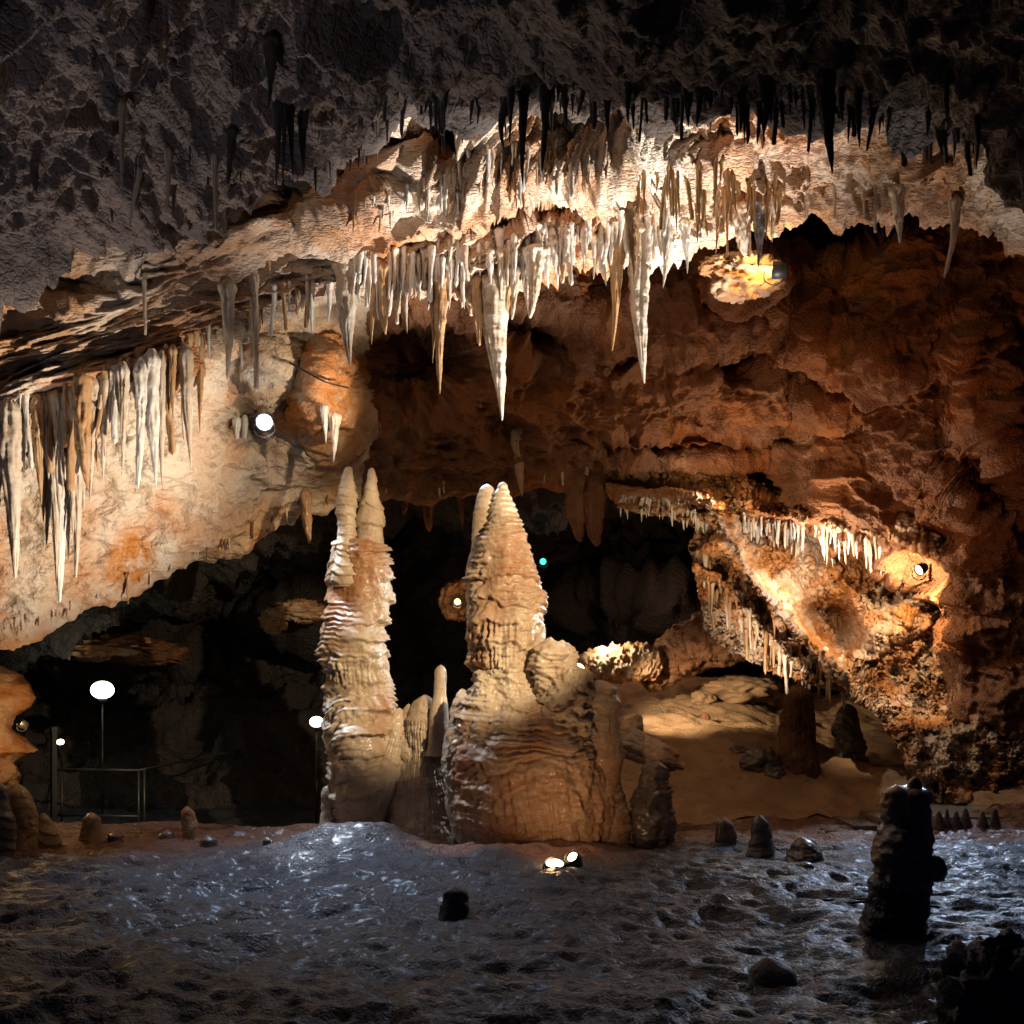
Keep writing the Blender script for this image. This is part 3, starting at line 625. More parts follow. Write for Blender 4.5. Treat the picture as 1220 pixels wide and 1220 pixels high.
# ---- lamps
def lathe(prof, seg=24):
    n = len(prof); th = np.linspace(0, 2*math.pi, seg, endpoint=False)
    r = np.array(prof, float)
    V = np.stack([r[:, :1]*np.cos(th), r[:, :1]*np.sin(th), np.repeat(r[:, 1:], seg, 1)], -1).reshape(-1, 3)
    return V, grid_q(n, seg, True)
def lamp(label, loc, size, direction, mat, pole=None, kind='lamp', globe=False):
    t = thing('globe_lamp' if globe else 'spot_lamp', label, 'lamp', loc)
    rot = Vector(direction).to_track_quat('Z', 'Y')
    r = size/2
    if globe:
        pr = [(.001, r*.8)]+[(r*math.sin(a), r*.8*math.cos(a)) for a in np.linspace(.15, math.pi-.15, 14)]+[(.001, -r*.8)]
        o = partq('globe', *lathe(pr), mat, t)
        o = partq('neck', *lathe([(.001, -r*.7), (r*.4, -r*.72), (r*.4, -r*1.05), (.001, -r*1.06)]), M_black, t)
    else:
        o = partq('lens', *lathe([(.001, .012), (r*.7, .008), (r*.9, 0), (r*.9, -.01), (.001, -.012)]), mat, t); o.rotation_mode = 'QUATERNION'; o.rotation_quaternion = rot
        o = partq('housing', *lathe([(r*.9, -.004), (r*1.06, .02), (r*1.1, .015), (r*1.08, -r*.6), (r*.8, -r*1.5), (r*.3, -r*1.7), (.001, -r*1.72)]), M_black, t); o.rotation_mode = 'QUATERNION'; o.rotation_quaternion = rot
        V, Q = sweep([(-r*1.15, 0, 0), (-r*1.2, 0, -r*1.2), (0, 0, -r*1.9), (r*1.2, 0, -r*1.2), (r*1.15, 0, 0)], [.008]*5, 8, sub=4); partq('bracket', V, Q, M_black, t)
    if pole:
        V, Q = sweep([(0, 0, -r*.9), (0, 0, -pole)], [.018, .022], 10); partq('pole', V, Q, M_black, t)
    return t
E_w = emit_mat('white_lamp_glass', (.85, .93, 1), 40); E_y = emit_mat('warm_lamp_glass', (1, .8, .4), 14); E_g = emit_mat('greenish_lamp_glass', (.93, 1, .72), 8)
E_o = emit_mat('orange_lamp_glass', (1, .62, .2), 14); E_t = emit_mat('teal_lamp_glass', (.05, .9, .7), 3)
lamp('glaring white floodlight in the rock hollow on the left wall', P(315, 503, 12.9), .22, (.25, -1, -.25), E_w)
lamp('large oval white globe lamp on a pole in the dark left cavern', P(122, 822, 20), .46, (0, -1, 0), E_g, pole=3.0, globe=True)
lamp('small yellow lamp on the railing post at left', P(72, 884, 18), .13, (0, -1, 0), E_y, globe=True)
lamp('warm lamp tucked under the orange overhang at the left edge', P(26, 862, 13.9), .12, (-.6, -.4, .5), E_y)
lamp('pale green globe lamp half hidden behind the twin-spired stalagmite', P(377, 860, 17), .24, (0, -1, 0), E_g, pole=2.2, globe=True)
lamp('tiny teal light in the dark behind the central stalagmite', P(647, 669, 21.5), .15, (0, -1, 0), E_t)
lamp('small orange lamp in front of the glowing boulder', P(545, 717, 18.2), .12, (0, -1, 0), E_o)
lamp('round warm lamp peeking out right of the central stalagmite shoulder', P(688, 797, 14.3), .2, (0, -1, .1), E_y, globe=True)
lamp('oval white lamp in the alcove under the right wall', P(1095, 679, 15.1), .17, (-.85, -.25, -.45), E_y)
lamp('warm floodlight on the rock below the black hole at upper right', P(922, 322, 12.3), .2, (-.95, .25, .1), E_y)
lamp('uplight with a bright oval face, left of the lamp pair on the floor', P(661, 1029, 10.3), .2, (0, -.38, 1), E_w if False else E_y)
lamp('smaller uplight leaning on the black stump, right of the lamp pair', P(682, 1021, 10.05), .12, (-.5, -.6, .6), E_y)

# ---- railings, stairs, cables
def railing(label, run, posts, zt, zl, group=None):
    b = (run[0][0], run[0][1], zt-1.1)
    t = thing('railing', label, 'railing', b, group)
    V, Q = sweep([(x, y, zt) for x, y in run], [.024]*len(run), 10); partq('top_rail', V, Q, M_metal, t, b)
    if zl is not None:
        V, Q = sweep([(x, y, zl) for x, y in run[:2]], [.02]*2, 10); partq('lower_rail', V, Q, M_metal, t, b)
    for x, y in posts:
        V, Q = sweep([(x, y, zt), (x, y, -3.2)], [.024]*2, 10); partq('post', V, Q, M_metal, t, b)
    return t
a = P(66, 917, 18); bb = P(165, 922, 17.9); zt = a.z
c = ((330-CX)/F*24.9, 24.9)
f = lambda k: (bb.x+(c[0]-bb.x)*k, bb.y+(c[1]-bb.y)*k)
railing('steel railing turning a corner beside the small yellow lamp', [(a.x, a.y), (bb.x, bb.y), f(.5), c], [(a.x, a.y), (a.x+.12, a.y), (bb.x, bb.y), f(.03), f(.83), f(.9)], zt, zt-.85)
a = P(150, 842, 24)
railing('faint far railing behind the round white lamp', [(a.x, 24), (P(340, 0, 25).x, 25)], [(P(x, 0, 24.3).x, 24.3) for x in (162, 175, 253)], a.z, None)
t = thing('lamp_post', 'square steel post at the near corner of the left railing', 'post', base_of(64, 985, 17.8))
V, Q = sweep([P(64, 868, 17.8), P(64, 990, 17.8)], [.06, .06], 4); partq('shaft', V, Q, M_metal, t, base_of(64, 985, 17.8), False)
V, Q = sweep([P(64, 866, 17.8), P(64, 870, 17.8)], [.08, .08], 4); partq('cap', V, Q, M_metal, t, base_of(64, 985, 17.8), False)

def box(x0, x1, y0, y1, z0, z1, bev=.012):
    import bmesh
    bm = bmesh.new(); bmesh.ops.create_cube(bm, size=1)
    for v in bm.verts: v.co = Vector(((x0+x1)/2+v.co.x*(x1-x0), (y0+y1)/2+v.co.y*(y1-y0), (z0+z1)/2+v.co.z*(z1-z0)))
    bmesh.ops.bevel(bm, geom=bm.edges[:], offset=bev, segments=2, affect='EDGES')
    return bm
def boxpart(name, dims, mat, parent, base=(0, 0, 0)):
    bm = box(*dims); bm.transform(Matrix.Translation(-Vector(base))); me = bpy.data.meshes.new(name); bm.to_mesh(me); bm.free(); me.materials.append(mat)
    o = link(name, me, parent)
    if parent is None: o.location = base
    return o
YS = 12.9
b = base_of(1000, 1000, YS)
t = thing('staircase', 'low dark stone steps climbing right towards the path, beyond the wet stumps', 'stairs', b)
for i, (x0, x1, py) in enumerate([(948, 984, 995), (984, 1017, 990), (1017, 1052, 984), (1052, 1108, 977)]):
    A = P(x0, py, YS); B = P(x1, py, YS)
    boxpart('step', (A.x+.003, B.x, YS, YS+.9, A.z-.5, A.z), M_bld, t, b)
A = P(1108, 971, YS+.4)
o = boxpart('path', (A.x, A.x+6, YS+.2, YS+2.2, A.z-.5, A.z), M_conc, None, (0, 0, 0)); tag(o, kind='structure')
b = (P(1108, 0, 13.4).x, 13.4, A.z)
t = thing('shadow_teeth', 'row of dark solid teeth standing in for cast shadows along the pale path at right', 'shadow stand-in', b)  # tooth-shaped shadows on the path, modelled as dark solids
for i, x in enumerate((1118, 1128, 1139, 1150, 1170, 1185)):
    V, Q = stm([(966-i % 2*3, x-1, x+2), (975, x-4, x+5), (990, x-7, x+9), (996, x-8, x+10)], 12.75, .6, .01, .1, seed=70+i, step=.02, seg=24); part('shadow_tooth', V, Q, M_bld, t, b)
for i, (lab, pts) in enumerate([('black cable stretched over the wet floor at right, the upper of two', [(860, 1069), (950, 1073), (1040, 1071), (1130, 1076), (1260, 1078)]), ('black cable stretched over the wet floor at right, the lower of two', [(910, 1080), (990, 1077), (1050, 1074), (1140, 1082), (1260, 1086)])]):
    Y = 9.0-i*.15
    V, Q = sweep([P(x, y, Y+.1*math.sin(j*2)) for j, (x, y) in enumerate(pts)], [.011]*len(pts), 8, sub=8)
    b = base_of(*pts[0], Y); tag(partq('cable', V, Q, M_cable, None, b), lab, 'cable')
V, Q = sweep([P(345, 432, 13.2), P(365, 443, 13.0), P(388, 455, 12.9), P(415, 462, 13.3)], [.012]*4, 8, sub=6)
tag(partq('cable', V, Q, M_cable, None, base_of(345, 432, 13)), 'thin black cable looping over the orange boss right of the floodlight', 'cable')

# ---- stalactites
def stalac(L, w, seg, rings, seed, kind=0, wob=.06):
    """root at z=0, tip at z=-L"""
    rg = np.random.default_rng(seed)
    t = np.linspace(0, 1, rings); a, b2, c2 = rg.uniform(.55, 1.0), rg.uniform(0, 6), rg.uniform(0, 6)
    if kind == 2: r = .55+.45*(1-t)**2                     # straw
    elif kind == 1: r = (1-t)**.45                         # blunt cone
    else: r = (1-t)**a
    r = r*(1+.25*np.clip(.25-t, 0, 1)/.25)+.035
    r = r*(1+.10*np.sin(t*6+b2)+.05*np.sin(t*13+c2)+.015*rg.normal(size=rings))*(.25+.75*sst(t, -.02, .10 if kind != 2 else .05))
    r[-1] = .012
    th = np.linspace(0, 2*math.pi, seg, endpoint=False)
    bx = w*wob*(np.sin(t*3.1+b2)-math.sin(b2))*4*t; by = w*wob*(np.sin(t*2.7+c2)-math.sin(c2))*2*t
    rr = r[:, None]*w/2*np.ones((1, seg))
    V = np.stack([bx[:, None]+rr*np.cos(th), by[:, None]+rr*np.sin(th)*.85, np.repeat((-t*L)[:, None], seg, 1)], -1)
    p = V.reshape(-1, 3); s = 1/max(w, .02)
    ang = np.stack([np.cos(th), np.sin(th), 0*th], -1)[None].repeat(rings, 0).reshape(-1, 3)
    fl = ridge(ang*np.array([1, 1, 0])+np.array([0, 0, 1])*(t.repeat(seg)*1.5)[:, None], 2.1, 2, off=seed*1.3)
    d = .34*fl+.14*fbm(p*np.array([1, 1, .6]), 2.2*s, 3, off=seed)
    if kind == 3: d = d+.35*ridge(p*np.array([1, 1, .8]), 1.5*s, 2, off=seed)
    V = p+ang*(d*(rr.ravel()))[:, None]
    return V, grid_q(rings, seg, True)[:, ::-1]

majors = [
 # px, top, bottom, width, material, kind, label
 (414, 322, 437, 27, M_stc, 0, 'broad cream stalactite at the left end of the bright curtain'),
 (446, 335, 410, 11, M_sto, 0, 'slender tan stalactite just right of the broad cream one'),
 (457, 325, 398, 15, M_sto, 0, 'tan stalactite third from the left end of the bright curtain'),
 (475, 335, 387, 5, M_stc, 2, 'thin straw left of the long thin one in the curtain'),
 (483, 338, 398, 7, M_stc, 0, 'long thin stalactite left of the forked pair in the curtain'),
 (510, 335, 451, 13, M_sto, 0, 'left half of the forked pair hanging from the curtain'),
 (516, 345, 434, 9, M_sto, 0, 'short tooth between the forked pair'),
 (526, 335, 470, 15, M_sto, 0, 'right half of the forked pair, ending in a thin straw'),
 (569, 340, 413, 11, M_sto, 1, 'blunt tan stalactite left of the longest central one'),
 (588, 335, 500, 27, M_stc, 0, 'longest and widest central stalactite pointing at the stalagmite tips'),
 (601, 340, 453, 14, M_sto, 0, 'tan stalactite fused to the right of the longest central one'),
 (613, 330, 382, 9, M_stc, 0, 'short stalactite right of the longest central one'),
 (626, 312, 374, 11, M_stc, 0, 'grey stalactite left of the broad grey one in the curtain'),
 (637, 306, 380, 18, M_stc, 0, 'broad grey stalactite in the right half of the curtain'),
 (734, 292, 419, 16, M_sto, 0, 'long orange stalactite hanging alone over the brown wall'),
 (763, 275, 457, 27, M_stc, 0, 'long grey blade stalactite right of the orange one'),
 (752, 250, 330, 12, M_sto, 0, 'brown stalactite above and between the orange and grey blades'),
 (794, 280, 343, 12, M_stc, 0, 'pale stalactite right of the long grey blade'),
 (816, 275, 327, 10, M_stw, 0, 'white stalactite left of the warm floodlight'),
 (882, 255, 304, 16, M_stc, 1, 'stubby grey cone above the warm floodlight'),
 (904, 250, 322, 15, M_std, 0, 'dark stalactite hanging right in front of the warm floodlight'),
 (923, 250, 288, 7, M_stc, 0, 'small pointed stalactite right of the warm floodlight'),
 (962, 236, 264, 8, M_stc, 0, 'small cone at the left edge of the black hole'),
 (994, 232, 263, 4, M_stc, 2, 'thin straw over the left of the black hole'),
 (1029, 232, 263, 3, M_stc, 2, 'faint straw over the middle of the black hole'),
 (1043, 232, 278, 4, M_stc, 2, 'longest straw over the black hole'),
 (1069, 233, 290, 12, M_stc, 0, 'single pale cone over the right of the black hole'),
 (1138, 246, 335, 9, M_stc, 0, 'crooked long stalactite against the orange wall at upper right'),
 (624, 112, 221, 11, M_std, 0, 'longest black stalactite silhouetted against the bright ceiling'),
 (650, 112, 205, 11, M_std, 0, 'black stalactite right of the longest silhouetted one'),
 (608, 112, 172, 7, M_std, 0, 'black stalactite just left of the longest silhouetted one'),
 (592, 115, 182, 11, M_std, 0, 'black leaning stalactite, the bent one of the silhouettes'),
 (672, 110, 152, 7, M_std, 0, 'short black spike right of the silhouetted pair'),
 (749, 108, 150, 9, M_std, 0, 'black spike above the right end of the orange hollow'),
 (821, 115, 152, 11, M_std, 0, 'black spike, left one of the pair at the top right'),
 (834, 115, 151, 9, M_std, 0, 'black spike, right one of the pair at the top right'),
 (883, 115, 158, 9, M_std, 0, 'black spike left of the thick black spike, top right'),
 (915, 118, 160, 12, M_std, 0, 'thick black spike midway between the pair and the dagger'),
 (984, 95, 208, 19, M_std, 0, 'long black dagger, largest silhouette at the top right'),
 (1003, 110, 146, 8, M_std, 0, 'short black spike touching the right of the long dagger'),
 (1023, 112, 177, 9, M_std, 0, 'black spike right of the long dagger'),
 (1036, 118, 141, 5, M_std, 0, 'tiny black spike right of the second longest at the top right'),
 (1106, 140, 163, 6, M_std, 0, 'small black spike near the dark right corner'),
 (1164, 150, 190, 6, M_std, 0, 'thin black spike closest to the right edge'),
 (322, 55, 132, 14, M_std, 0, 'thick dark stalactite high on the grey ceiling, upper left'),
 (332, 130, 226, 9, M_std, 0, 'left of three dark prongs below the thick dark stalactite'),
 (339, 130, 228, 6, M_std, 0, 'middle of three dark prongs below the thick dark stalactite'),
 (346, 135, 218, 8, M_std, 0, 'right of three dark prongs below the thick dark stalactite'),
 (361, 142, 209, 11, M_std, 0, 'dark carrot-shaped stalactite right of the three prongs'),
 (276, 165, 222, 10, M_std, 0, 'dark stalactite with a bulb root left of the three prongs'),
 (256, 195, 276, 6, M_stc, 2, 'long pale straw over the dark hollow, upper left'),
 (165, 210, 271, 7, M_stc, 0, 'pale crooked stalactite over the dark hollow, upper left'),
 (201, 188, 253, 7, M_stc, 0, 'grey stalactite midway along the dark hollow, upper left'),
 (146, 130, 240, 8, M_stc, 0, 'long grey stalactite on the far upper left ceiling'),
 (41, 205, 230, 9, M_std, 1, 'short dark stalactite stub near the upper left edge'),
 (172, 345, 400, 4, M_stc, 2, 'thin straw over the streaked rock band at left'),
 (271, 345, 453, 13, M_stc, 0, 'straight tan stalactite above the floodlight, left one'),
 (303, 340, 467, 8, M_stc, 2, 'long thin stalactite above the floodlight, right one'),
 (222, 425, 562, 15, M_stc, 0, 'ribbed cream stalactite left of the two above the floodlight'),
 (206, 425, 500, 9, M_sto, 0, 'tan stalactite left of the ribbed cream one'),
 (193, 432, 584, 10, M_stc, 0, 'thin tan stalactite in front of the white wall blade'),
 (181, 430, 580, 17, M_stw, 0, 'white wall blade stalactite, brightest in the left group'),
 (169, 440, 582, 13, M_stw, 0, 'white blade directly left of the brightest one'),
 (146, 445, 568, 12, M_stc, 0, 'pale stalactite with a coral-like knot halfway'),
 (134, 452, 505, 8, M_stc, 0, 'short stalactite left of the coral-knotted one'),
 (124, 455, 545, 8, M_stc, 0, 'thin stalactite between the coral-knotted and the fused ones'),
 (110, 460, 598, 11, M_stc, 0, 'cream stalactite right of the broad fused one at left'),
 (99, 455, 582, 19, M_sto, 0, 'broad tan fused stalactite in the middle of the left group'),
 (66, 478, 545, 8, M_stc, 0, 'thin pale stalactite above the hanging drapery'),
 (45, 482, 602, 13, M_sto, 0, 'orange-tan stalactite left of the hanging drapery'),
 (26, 485, 568, 8, M_stw, 0, 'white narrow stalactite near the left edge'),
 (20, 488, 628, 9, M_sto, 0, 'tan narrow stalactite behind the thick one near the left edge'),
 (12, 488, 690, 21, M_stc, 0, 'long thick stalactite at the left edge'),
 (-4, 490, 660, 16, M_stc, 0, 'stalactite cut by the left edge'),
 (364, 596, 648, 11, M_sto, 1, 'brown stalactite under the arch left of the twin spires'),
 (153, 695, 720, 5, M_sto, 0, 'small brown stalactite under the low left end of the wall'),
 (282, 508, 560, 7, M_stw, 0, 'cream stalactite left of the floodlight, left one of two'),
 (291, 508, 562, 7, M_stw, 0, 'cream stalactite left of the floodlight, right one of two'),
 (398, 505, 551, 11, M_stw, 0, 'cream-tipped stalactite on the orange boss above the twin spires'),
 (386, 495, 528, 8, M_stw, 0, 'short cream stalactite left of the cream-tipped one'),
 (617, 500, 592, 18, M_sto, 0, 'dim orange stalactite over the tip of the central stalagmite'),
 (510, 580, 634, 13, M_brown, 1, 'dim cone stalactite between the two great stalagmites'),
 (485, 578, 615, 9, M_brown, 1, 'dim small cone left of the larger one between the great stalagmites'),
 (548, 580, 632, 10, M_brown, 0, 'dim thin cone beside the left tip of the central stalagmite'),
 (688, 560, 645, 24, M_brown, 1, 'dim broad stalactite in the dark, left of the ragged one'),
 (710, 560, 652, 26, M_brown, 1, 'dim ragged stalactite at the left end of the gallery ledge'),
 (1128, 100, 150, 7, M_std, 0, 'faint dark spike in the top right corner shade'),
]
def s_root(px, top, mode='min'):
    return zget(px, top, mode)
for i, (px, top, bot, w_, mat, kd, lab) in enumerate(majors):
    Y = s_root(px, top)-.01
    ex = 14
    if 680 < px < 720 and top == 560: Y = 17.0
    if px in (485, 510, 548): Y = 18.0
    if bot == 592: Y = 16.4
    L = (bot-top+ex)/F*Y; w3 = w_/F*Y
    V, Q = stalac(L, w3, 36, max(40, int(L/.018)), 100+i, kd, .05 if 'crooked' not in lab and 'leaning' not in lab else .25)
    loc = P(px, top-ex, Y)
    if 'leaning' in lab: V[:, 0] += V[:, 2]*.22; loc.x += .12
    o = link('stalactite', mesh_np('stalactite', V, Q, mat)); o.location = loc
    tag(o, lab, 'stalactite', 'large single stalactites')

# hanging drapery on the left wall
b = P(75, 530, 11.55)
t = thing('hanging_drapery', 'grey fluted drapery of fused stalactites hanging from a dark ledge on the left wall', 'drapery', b)
V, Q = sweep([P(44, 545, 11.9), P(60, 537, 11.75), P(80, 532, 11.7), P(98, 526, 11.9)], [.10, .16, .16, .10], 30, .05, 3, .7, 5, 10); partq('ledge', V, Q, M_brown, t, tuple(b))
for i, (px, top, bot, w_) in enumerate([(52, 538, 622, 9), (58, 536, 650, 10), (65, 536, 690, 12), (73, 534, 718, 17), (80, 533, 668, 9), (86, 532, 640, 9), (93, 530, 690, 10), (99, 528, 610, 7), (47, 540, 585, 8)]):
    Y = 11.62+.06*math.sin(i*2.1); L = (bot-top)/F*Y
    V, Q = stalac(L, w_/F*Y, 32, 80, 300+i, 0, .03); V = V+np.array(P(px, top, Y)); part('drapery_fold', V, Q, M_stw if i in (3,) else M_stc, t, tuple(b))

# rows of small stalactites
small = []
def row(n, x0, x1, topf, spread, l0, l1, w0, w1, mats, kinds, group, label, bias=1.6, cl=.0):
    xs = rng.uniform(x0, x1, n)
    if cl:
        cs = rng.uniform(x0, x1, max(3, n//6)); xs = np.where(rng.random(n) < cl, rng.choice(cs, n)+rng.normal(0, 7, n), xs)
    for x in xs:
        if x < x0-5 or x > x1+5: continue
        l = l0+(l1-l0)*rng.random()**bias
        small.append((x, topf(x)+rng.uniform(*spread), l, w0+(w1-w0)*rng.random()*(.4+.6*l/l1), mats[rng.integers(len(mats))], kinds[rng.integers(len(kinds))], group, label))
row(120, 415, 800, lambda x: groove_bot(x)+4, (0, 30), 22, 62, 4.5, 9, [M_stw, M_stw, M_stc], (0, 2, 3), 'bright curtain fringe', 'thin knobbly white stalactite in the bright curtain along the central ledge', 1.2)
row(45, 640, 800, lambda x: lip(x)-25, (-12, 12), 18, 55, 4, 9, [M_stw, M_stc], (0, 0, 2), 'white teeth right of the curtain', 'small white tooth on the ceiling lip right of the bright curtain')
row(75, 460, 760, C([(460, 225), (560, 192), (640, 190), (760, 185)]), (-20, 20), 10, 42, 3, 7, [M_sto, M_stc, M_stw], (0, 0, 2), 'fringe above the groove', 'small tan stalactite in the fringe above the dark groove', 1.5, .5)
row(75, 745, 935, C([(745, 215), (800, 212), (860, 215), (935, 225)]), (-22, 30), 18, 72, 3.5, 8, [M_sto, M_sto, M_amb], (0, 0, 2), 'brown fringe right of centre', 'small brown stalactite on the lit ceiling left of the black hole', 1.4, .4)
row(55, 0, 245, lambda x: lip(x)+2, (-12, 8), 35, 125, 5, 12, [M_stc, M_stc, M_stw, M_sto], (0, 0, 0, 2), 'long curtain along the left lip', 'slim cream stalactite in the dense curtain on the left ceiling lip', 1.4, .5)
row(60, 0, 420, lambda x: lip(x)-2, (-16, 10), 14, 62, 3.5, 9, [M_stc, M_stw, M_sto], (0, 0, 2), 'small ones along the left lip', 'small cream stalactite under the orange streak of the left ceiling lip', 1.6, .3)
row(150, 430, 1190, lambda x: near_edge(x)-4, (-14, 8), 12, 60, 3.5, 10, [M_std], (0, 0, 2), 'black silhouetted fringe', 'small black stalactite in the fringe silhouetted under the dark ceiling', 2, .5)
row(100, 130, 470, C([(130, 215), (250, 160), (350, 150), (470, 150)]), (-40, 50), 10, 42, 2.5, 6, [M_stc, M_std, M_std], (0, 0, 2), 'dim upper left stalactites', 'small dim stalactite on the grey ceiling at upper left', 2, .4)
row(60, 300, 620, C([(300, 300), (420, 225), (500, 215), (620, 190)]), (-20, 40), 8, 30, 2.5, 5, [M_stw, M_sto], (0, 2), 'tiny ones on the streaked ceiling', 'tiny stalactite on the streaked pale ceiling left of the groove', 1.6, .4)
row(60, 0, 700, lambda x: lower(x)-4, (-2, 4), 5, 18, 2, 4, [M_stc, M_brown], (0, 2), 'tiny ones on the low arch', 'tiny stalactite hanging from the low dark arch', 2)
row(55, 738, 860, C([(738, 603), (790, 606), (830, 622), (860, 640)]), (-8, 0), 7, 22, 2.5, 4.5, [M_stw], (0, 0), 'gallery ledge teeth', 'tiny cream tooth under the lit gallery ledge', 2)
row(90, 885, 1050, C([(885, 622), (950, 630), (1050, 645)]), (-8, 12), 8, 34, 2.5, 5, [M_stw, M_stc], (0, 2), 'gallery fringe', 'thin pale stalactite in the fringe over the alcove', 1.6)
row(90, 835, 1020, C([(835, 670), (880, 720), (940, 770), (1020, 800)]), (-14, 22), 12, 48, 3.5, 7, [M_stc, M_sto], (0, 2), 'flowstone fringe', 'thin cream stalactite on the diagonal flowstone in the right gallery', 1.4)
row(16, 925, 985, lambda x: 340+0*x, (0, 8), 40, 66, 4, 8, [M_brown], (0,), 'brown flutes under the warm floodlight', 'brown flute on the wall right of the warm floodlight', 1)
small.sort(key=lambda s: -s[2]*s[3])
proto = {}
def get_proto(mat, kind, k):
    key = (mat.name, kind, k)
    if key not in proto:
        V, Q = stalac(1.0, 1.0, 16, 30, 500+k*13+kind, kind, .10)
        # radius and length are scaled per copy
        proto[key] = mesh_np('stalactite', V, Q, mat)
    return proto[key]
NIND = 290-len(majors)
rest = {}
for i, (px, top, l, w_, mat, kind, group, label) in enumerate(small):
    Y = s_root(px, top, 'med')+.12*w_/F*12; ex = 6
    if Y > 25: continue
    L = (l+ex)/F*Y; w3 = w_/F*Y; loc = P(px, top-ex, Y)
    if i < NIND:
        o = bpy.data.objects.new('stalactite', get_proto(mat, kind, i % 6)); COL.objects.link(o)
        o.location = loc; o.scale = (w3, w3*.9, L); o.rotation_euler = (rng.normal(0, .02), rng.normal(0, .03), rng.uniform(0, 6.28))
        tag(o, label, 'stalactite', group)
    else:
        V, Q = stalac(L, w3, 8, 12, 900+i, kind, .05)
        rest.setdefault(mat.name, []).append((V+np.array(loc), Q))
# everything smaller: one fringe object with one material slot per tone
Vs, Qs, mi, o_ = [], [], [], 0
mats = list(rest)
for k, mn in enumerate(mats):
    for V, Q in rest[mn]:
        Vs.append(V); Qs.append(Q+o_); o_ += len(V); mi.append(np.full(len(Q), k))
me = mesh_np('stalactite_fringe', np.concatenate(Vs), np.concatenate(Qs))
for mn in mats: me.materials.append(bpy.data.materials[mn])
me.polygons.foreach_set('material_index', np.concatenate(mi).astype(np.int32)); me.update()
o = link('stalactite_fringe', me); tag(o, 'countless tiny stalactites fringing the ceiling edges and the gallery', 'stalactites', None, 'stuff')
print('small', len(small))

# ------------------------------------------------------------------ camera, world, lights
cam = bpy.data.cameras.new('camera'); co = bpy.data.objects.new('camera', cam); COL.objects.link(co); SC.camera = co
co.location = (0, 0, 0); co.rotation_euler = (R(90), 0, 0)
cam.sensor_width = 36; cam.lens = 36*F/1220; cam.shift_y = (HY-610)/1220; cam.clip_end = 500; cam.clip_start = .05
w = bpy.data.worlds.new('World'); SC.world = w; w.use_nodes = True
w.node_tree.nodes['Background'].inputs[0].default_value = (.035, .06, .26, 1); w.node_tree.nodes['Background'].inputs[1].default_value = .05
def spot(name, loc, target, energy, col, ang=60, blend=.5, rad=.04):
    l = bpy.data.lights.new(name, 'SPOT'); l.energy = energy; l.color = col; l.spot_size = R(ang); l.spot_blend = blend; l.shadow_soft_size = rad
    o = bpy.data.objects.new(name, l); COL.objects.link(o); o.location = loc
    o.rotation_euler = (Vector(target)-Vector(loc)).to_track_quat('-Z', 'Y').to_euler(); return o
def point(name, loc, energy, col, rad=.05):
    l = bpy.data.lights.new(name, 'POINT'); l.energy = energy; l.color = col; l.shadow_soft_size = rad
    o = bpy.data.objects.new(name, l); COL.objects.link(o); o.location = loc; return o
COOL = (.80, .90, 1.0); WHITE = (1, .93, .82); WARM = (1, .72, .42); ORG = (1, .45, .15); BLUE = (.55, .72, 1.0)
#LIGHTS
spot('ceiling_flood', (3.1, 11.0, -1.3), P(650, 200, 11.4), 7600, (1, .94, .87), 60, .9, .05)
spot('ceiling_flood_right', P(1010, 985, 11.6), P(1010, 175, 10.4), 1100, (1, .93, .86), 50, .9, .05)
spot('ceiling_flood_low', (1.6, 9.0, -1.75), P(600, 320, 12.0), 1000, (1, .86, .70), 34, .8, .04)
spot('wall_flood_left', (.7, 9.2, -1.75), P(55, 545, 12.0), 4400, (1, .85, .68), 44, .8, .04)
spot('flood_lamp_wall', P(462, 490, 12.7), P(350, 470, 13.4), 120, (1, .78, .55), 90, .5, .03)
spot('stalagmite_front', (3.7, 5.4, 2.9), P(528, 712, 12.7), 4200, (1, .74, .44), 28, .5, .04)
spot('stalagmite_rim_right', P(850, 640, 15.0), P(540, 790, 12.8), 1400, COOL, 44, .6, .05)
spot('stalagmite_rim_left', P(300, 530, 13.2), P(420, 790, 13), 450, COOL, 50, .6, .05)
spot('floor_glint_left', P(300, 520, 12.8), (-2.3, 10.8, -2.2), 1000, BLUE, 60, 1, .05)
spot('floor_glint_right', P(1150, 690, 14.6), (4.6, 10.8, -2.2), 800, BLUE, 56, .9, .05)
spot('mound_light', P(318, 510, 12.75), P(385, 1003, 11.3), 1700, (.85, .92, 1), 17, .7, .04)
spot('floor_sheen', (-.5, 13.0, 3.0), (0, 8.5, -2.2), 190, BLUE, 80, 1, .3)
spot('floor_glint_front', P(1060, 600, 13.0), (3.6, 7.6, -2.2), 260, BLUE, 30, .9, .05)
spot('alcove_lamp', P(1092, 684, 15.3), P(1070, 715, 16.2), 260, WARM, 130, .4, .03)
point('warm_rock_lamp', P(915, 318, 12.3), 34, (1, .66, .22), .03)
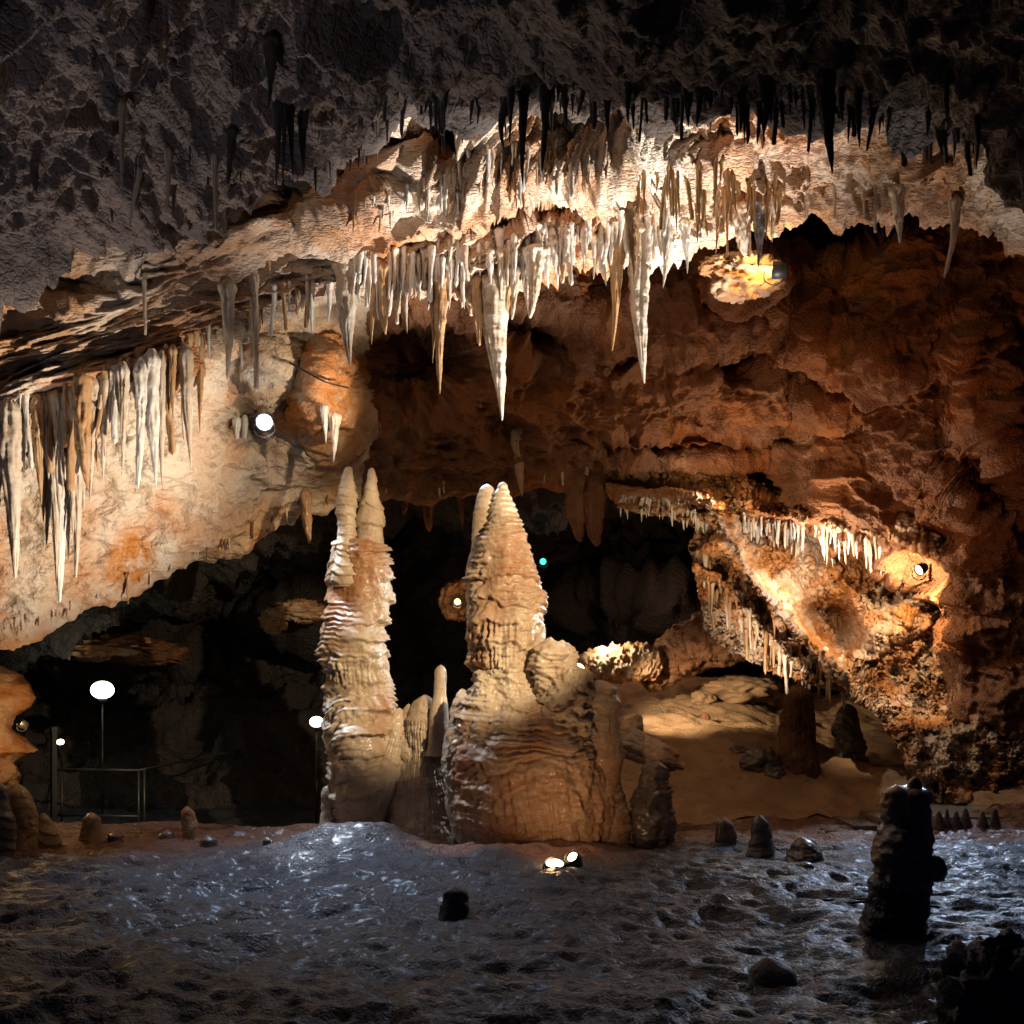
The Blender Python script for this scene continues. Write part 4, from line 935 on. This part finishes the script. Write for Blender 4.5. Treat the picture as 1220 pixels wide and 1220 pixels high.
point('shelf_lamp', P(968, 672, 15.9), 120, (1, .88, .70), .04)
point('ledge_lamp', P(850, 590, 16.3), 38, (1, .80, .55), .04)
spot('flowstone_lamp', P(870, 850, 13.6), P(930, 730, 15.6), 330, (1, .82, .62), 62, .9, .05)
spot('gallery_ledge_lamp', P(840, 690, 14.2), P(830, 600, 16.2), 60, (1, .74, .45), 110, .8, .05)
spot('slope_lamp', P(712, 775, 15.8), P(790, 822, 17.2), 1000, (1, .76, .46), 52, .9, .05)
spot('ridge_lamp', P(720, 755, 17.9), P(738, 790, 18.4), 60, (1, .85, .6), 140, .8, .05)
spot('central_wall_wash', P(1060, 880, 12.0), P(1060, 380, 15), 170, (1, .42, .16), 84, .9, .1)
spot('ceiling_dim_left', (-5.2, 10.3, -.8), P(110, 170, 8.3), 560, (1, .87, .78), 80, .9, .06)
spot('ceiling_dim_front', (-4.5, 4.5, -1.8), P(100, 100, 8), 180, (.85, .85, 1), 70, .9, .1)
point('orange_lamp', P(545, 717, 18.0), 30, ORG, .05)
point('left_edge_lamp', P(22, 862, 13.6), 26, (1, .6, .25), .04)
point('teal_lamp', P(647, 669, 21.3), 2, (.1, .9, .7), .04)
spot('base_uplight', P(668, 1012, 10.2), P(700, 850, 12.0), 42, (1, .58, .28), 120, 1, .05)
point('floodlight_spill', P(312, 512, 12.6), 11, COOL, .08)
point('far_gallery_fill', P(765, 690, 21.0), 60, (1, .55, .3), .1)  # unseen point added as dim fill for the far rock
point('far_left_lamp', P(345, 720, 17.5), 14, (1, .7, .45), .1)
point('globe_light', P(122, 822, 19.6), 6, (.9, 1, .7), .15)
point('uplight_ground', P(655, 1018, 10.4), 5, (1, .6, .3), .05)
SC.view_settings.view_transform = 'Standard'; SC.view_settings.look = 'None'; SC.view_settings.exposure = -.1
try: SC.cycles.max_bounces = 3; SC.cycles.diffuse_bounces = 1; SC.cycles.glossy_bounces = 2; SC.cycles.transmission_bounces = 2; SC.cycles.use_denoising = True; SC.cycles.sample_clamp_indirect = 4
except Exception: pass
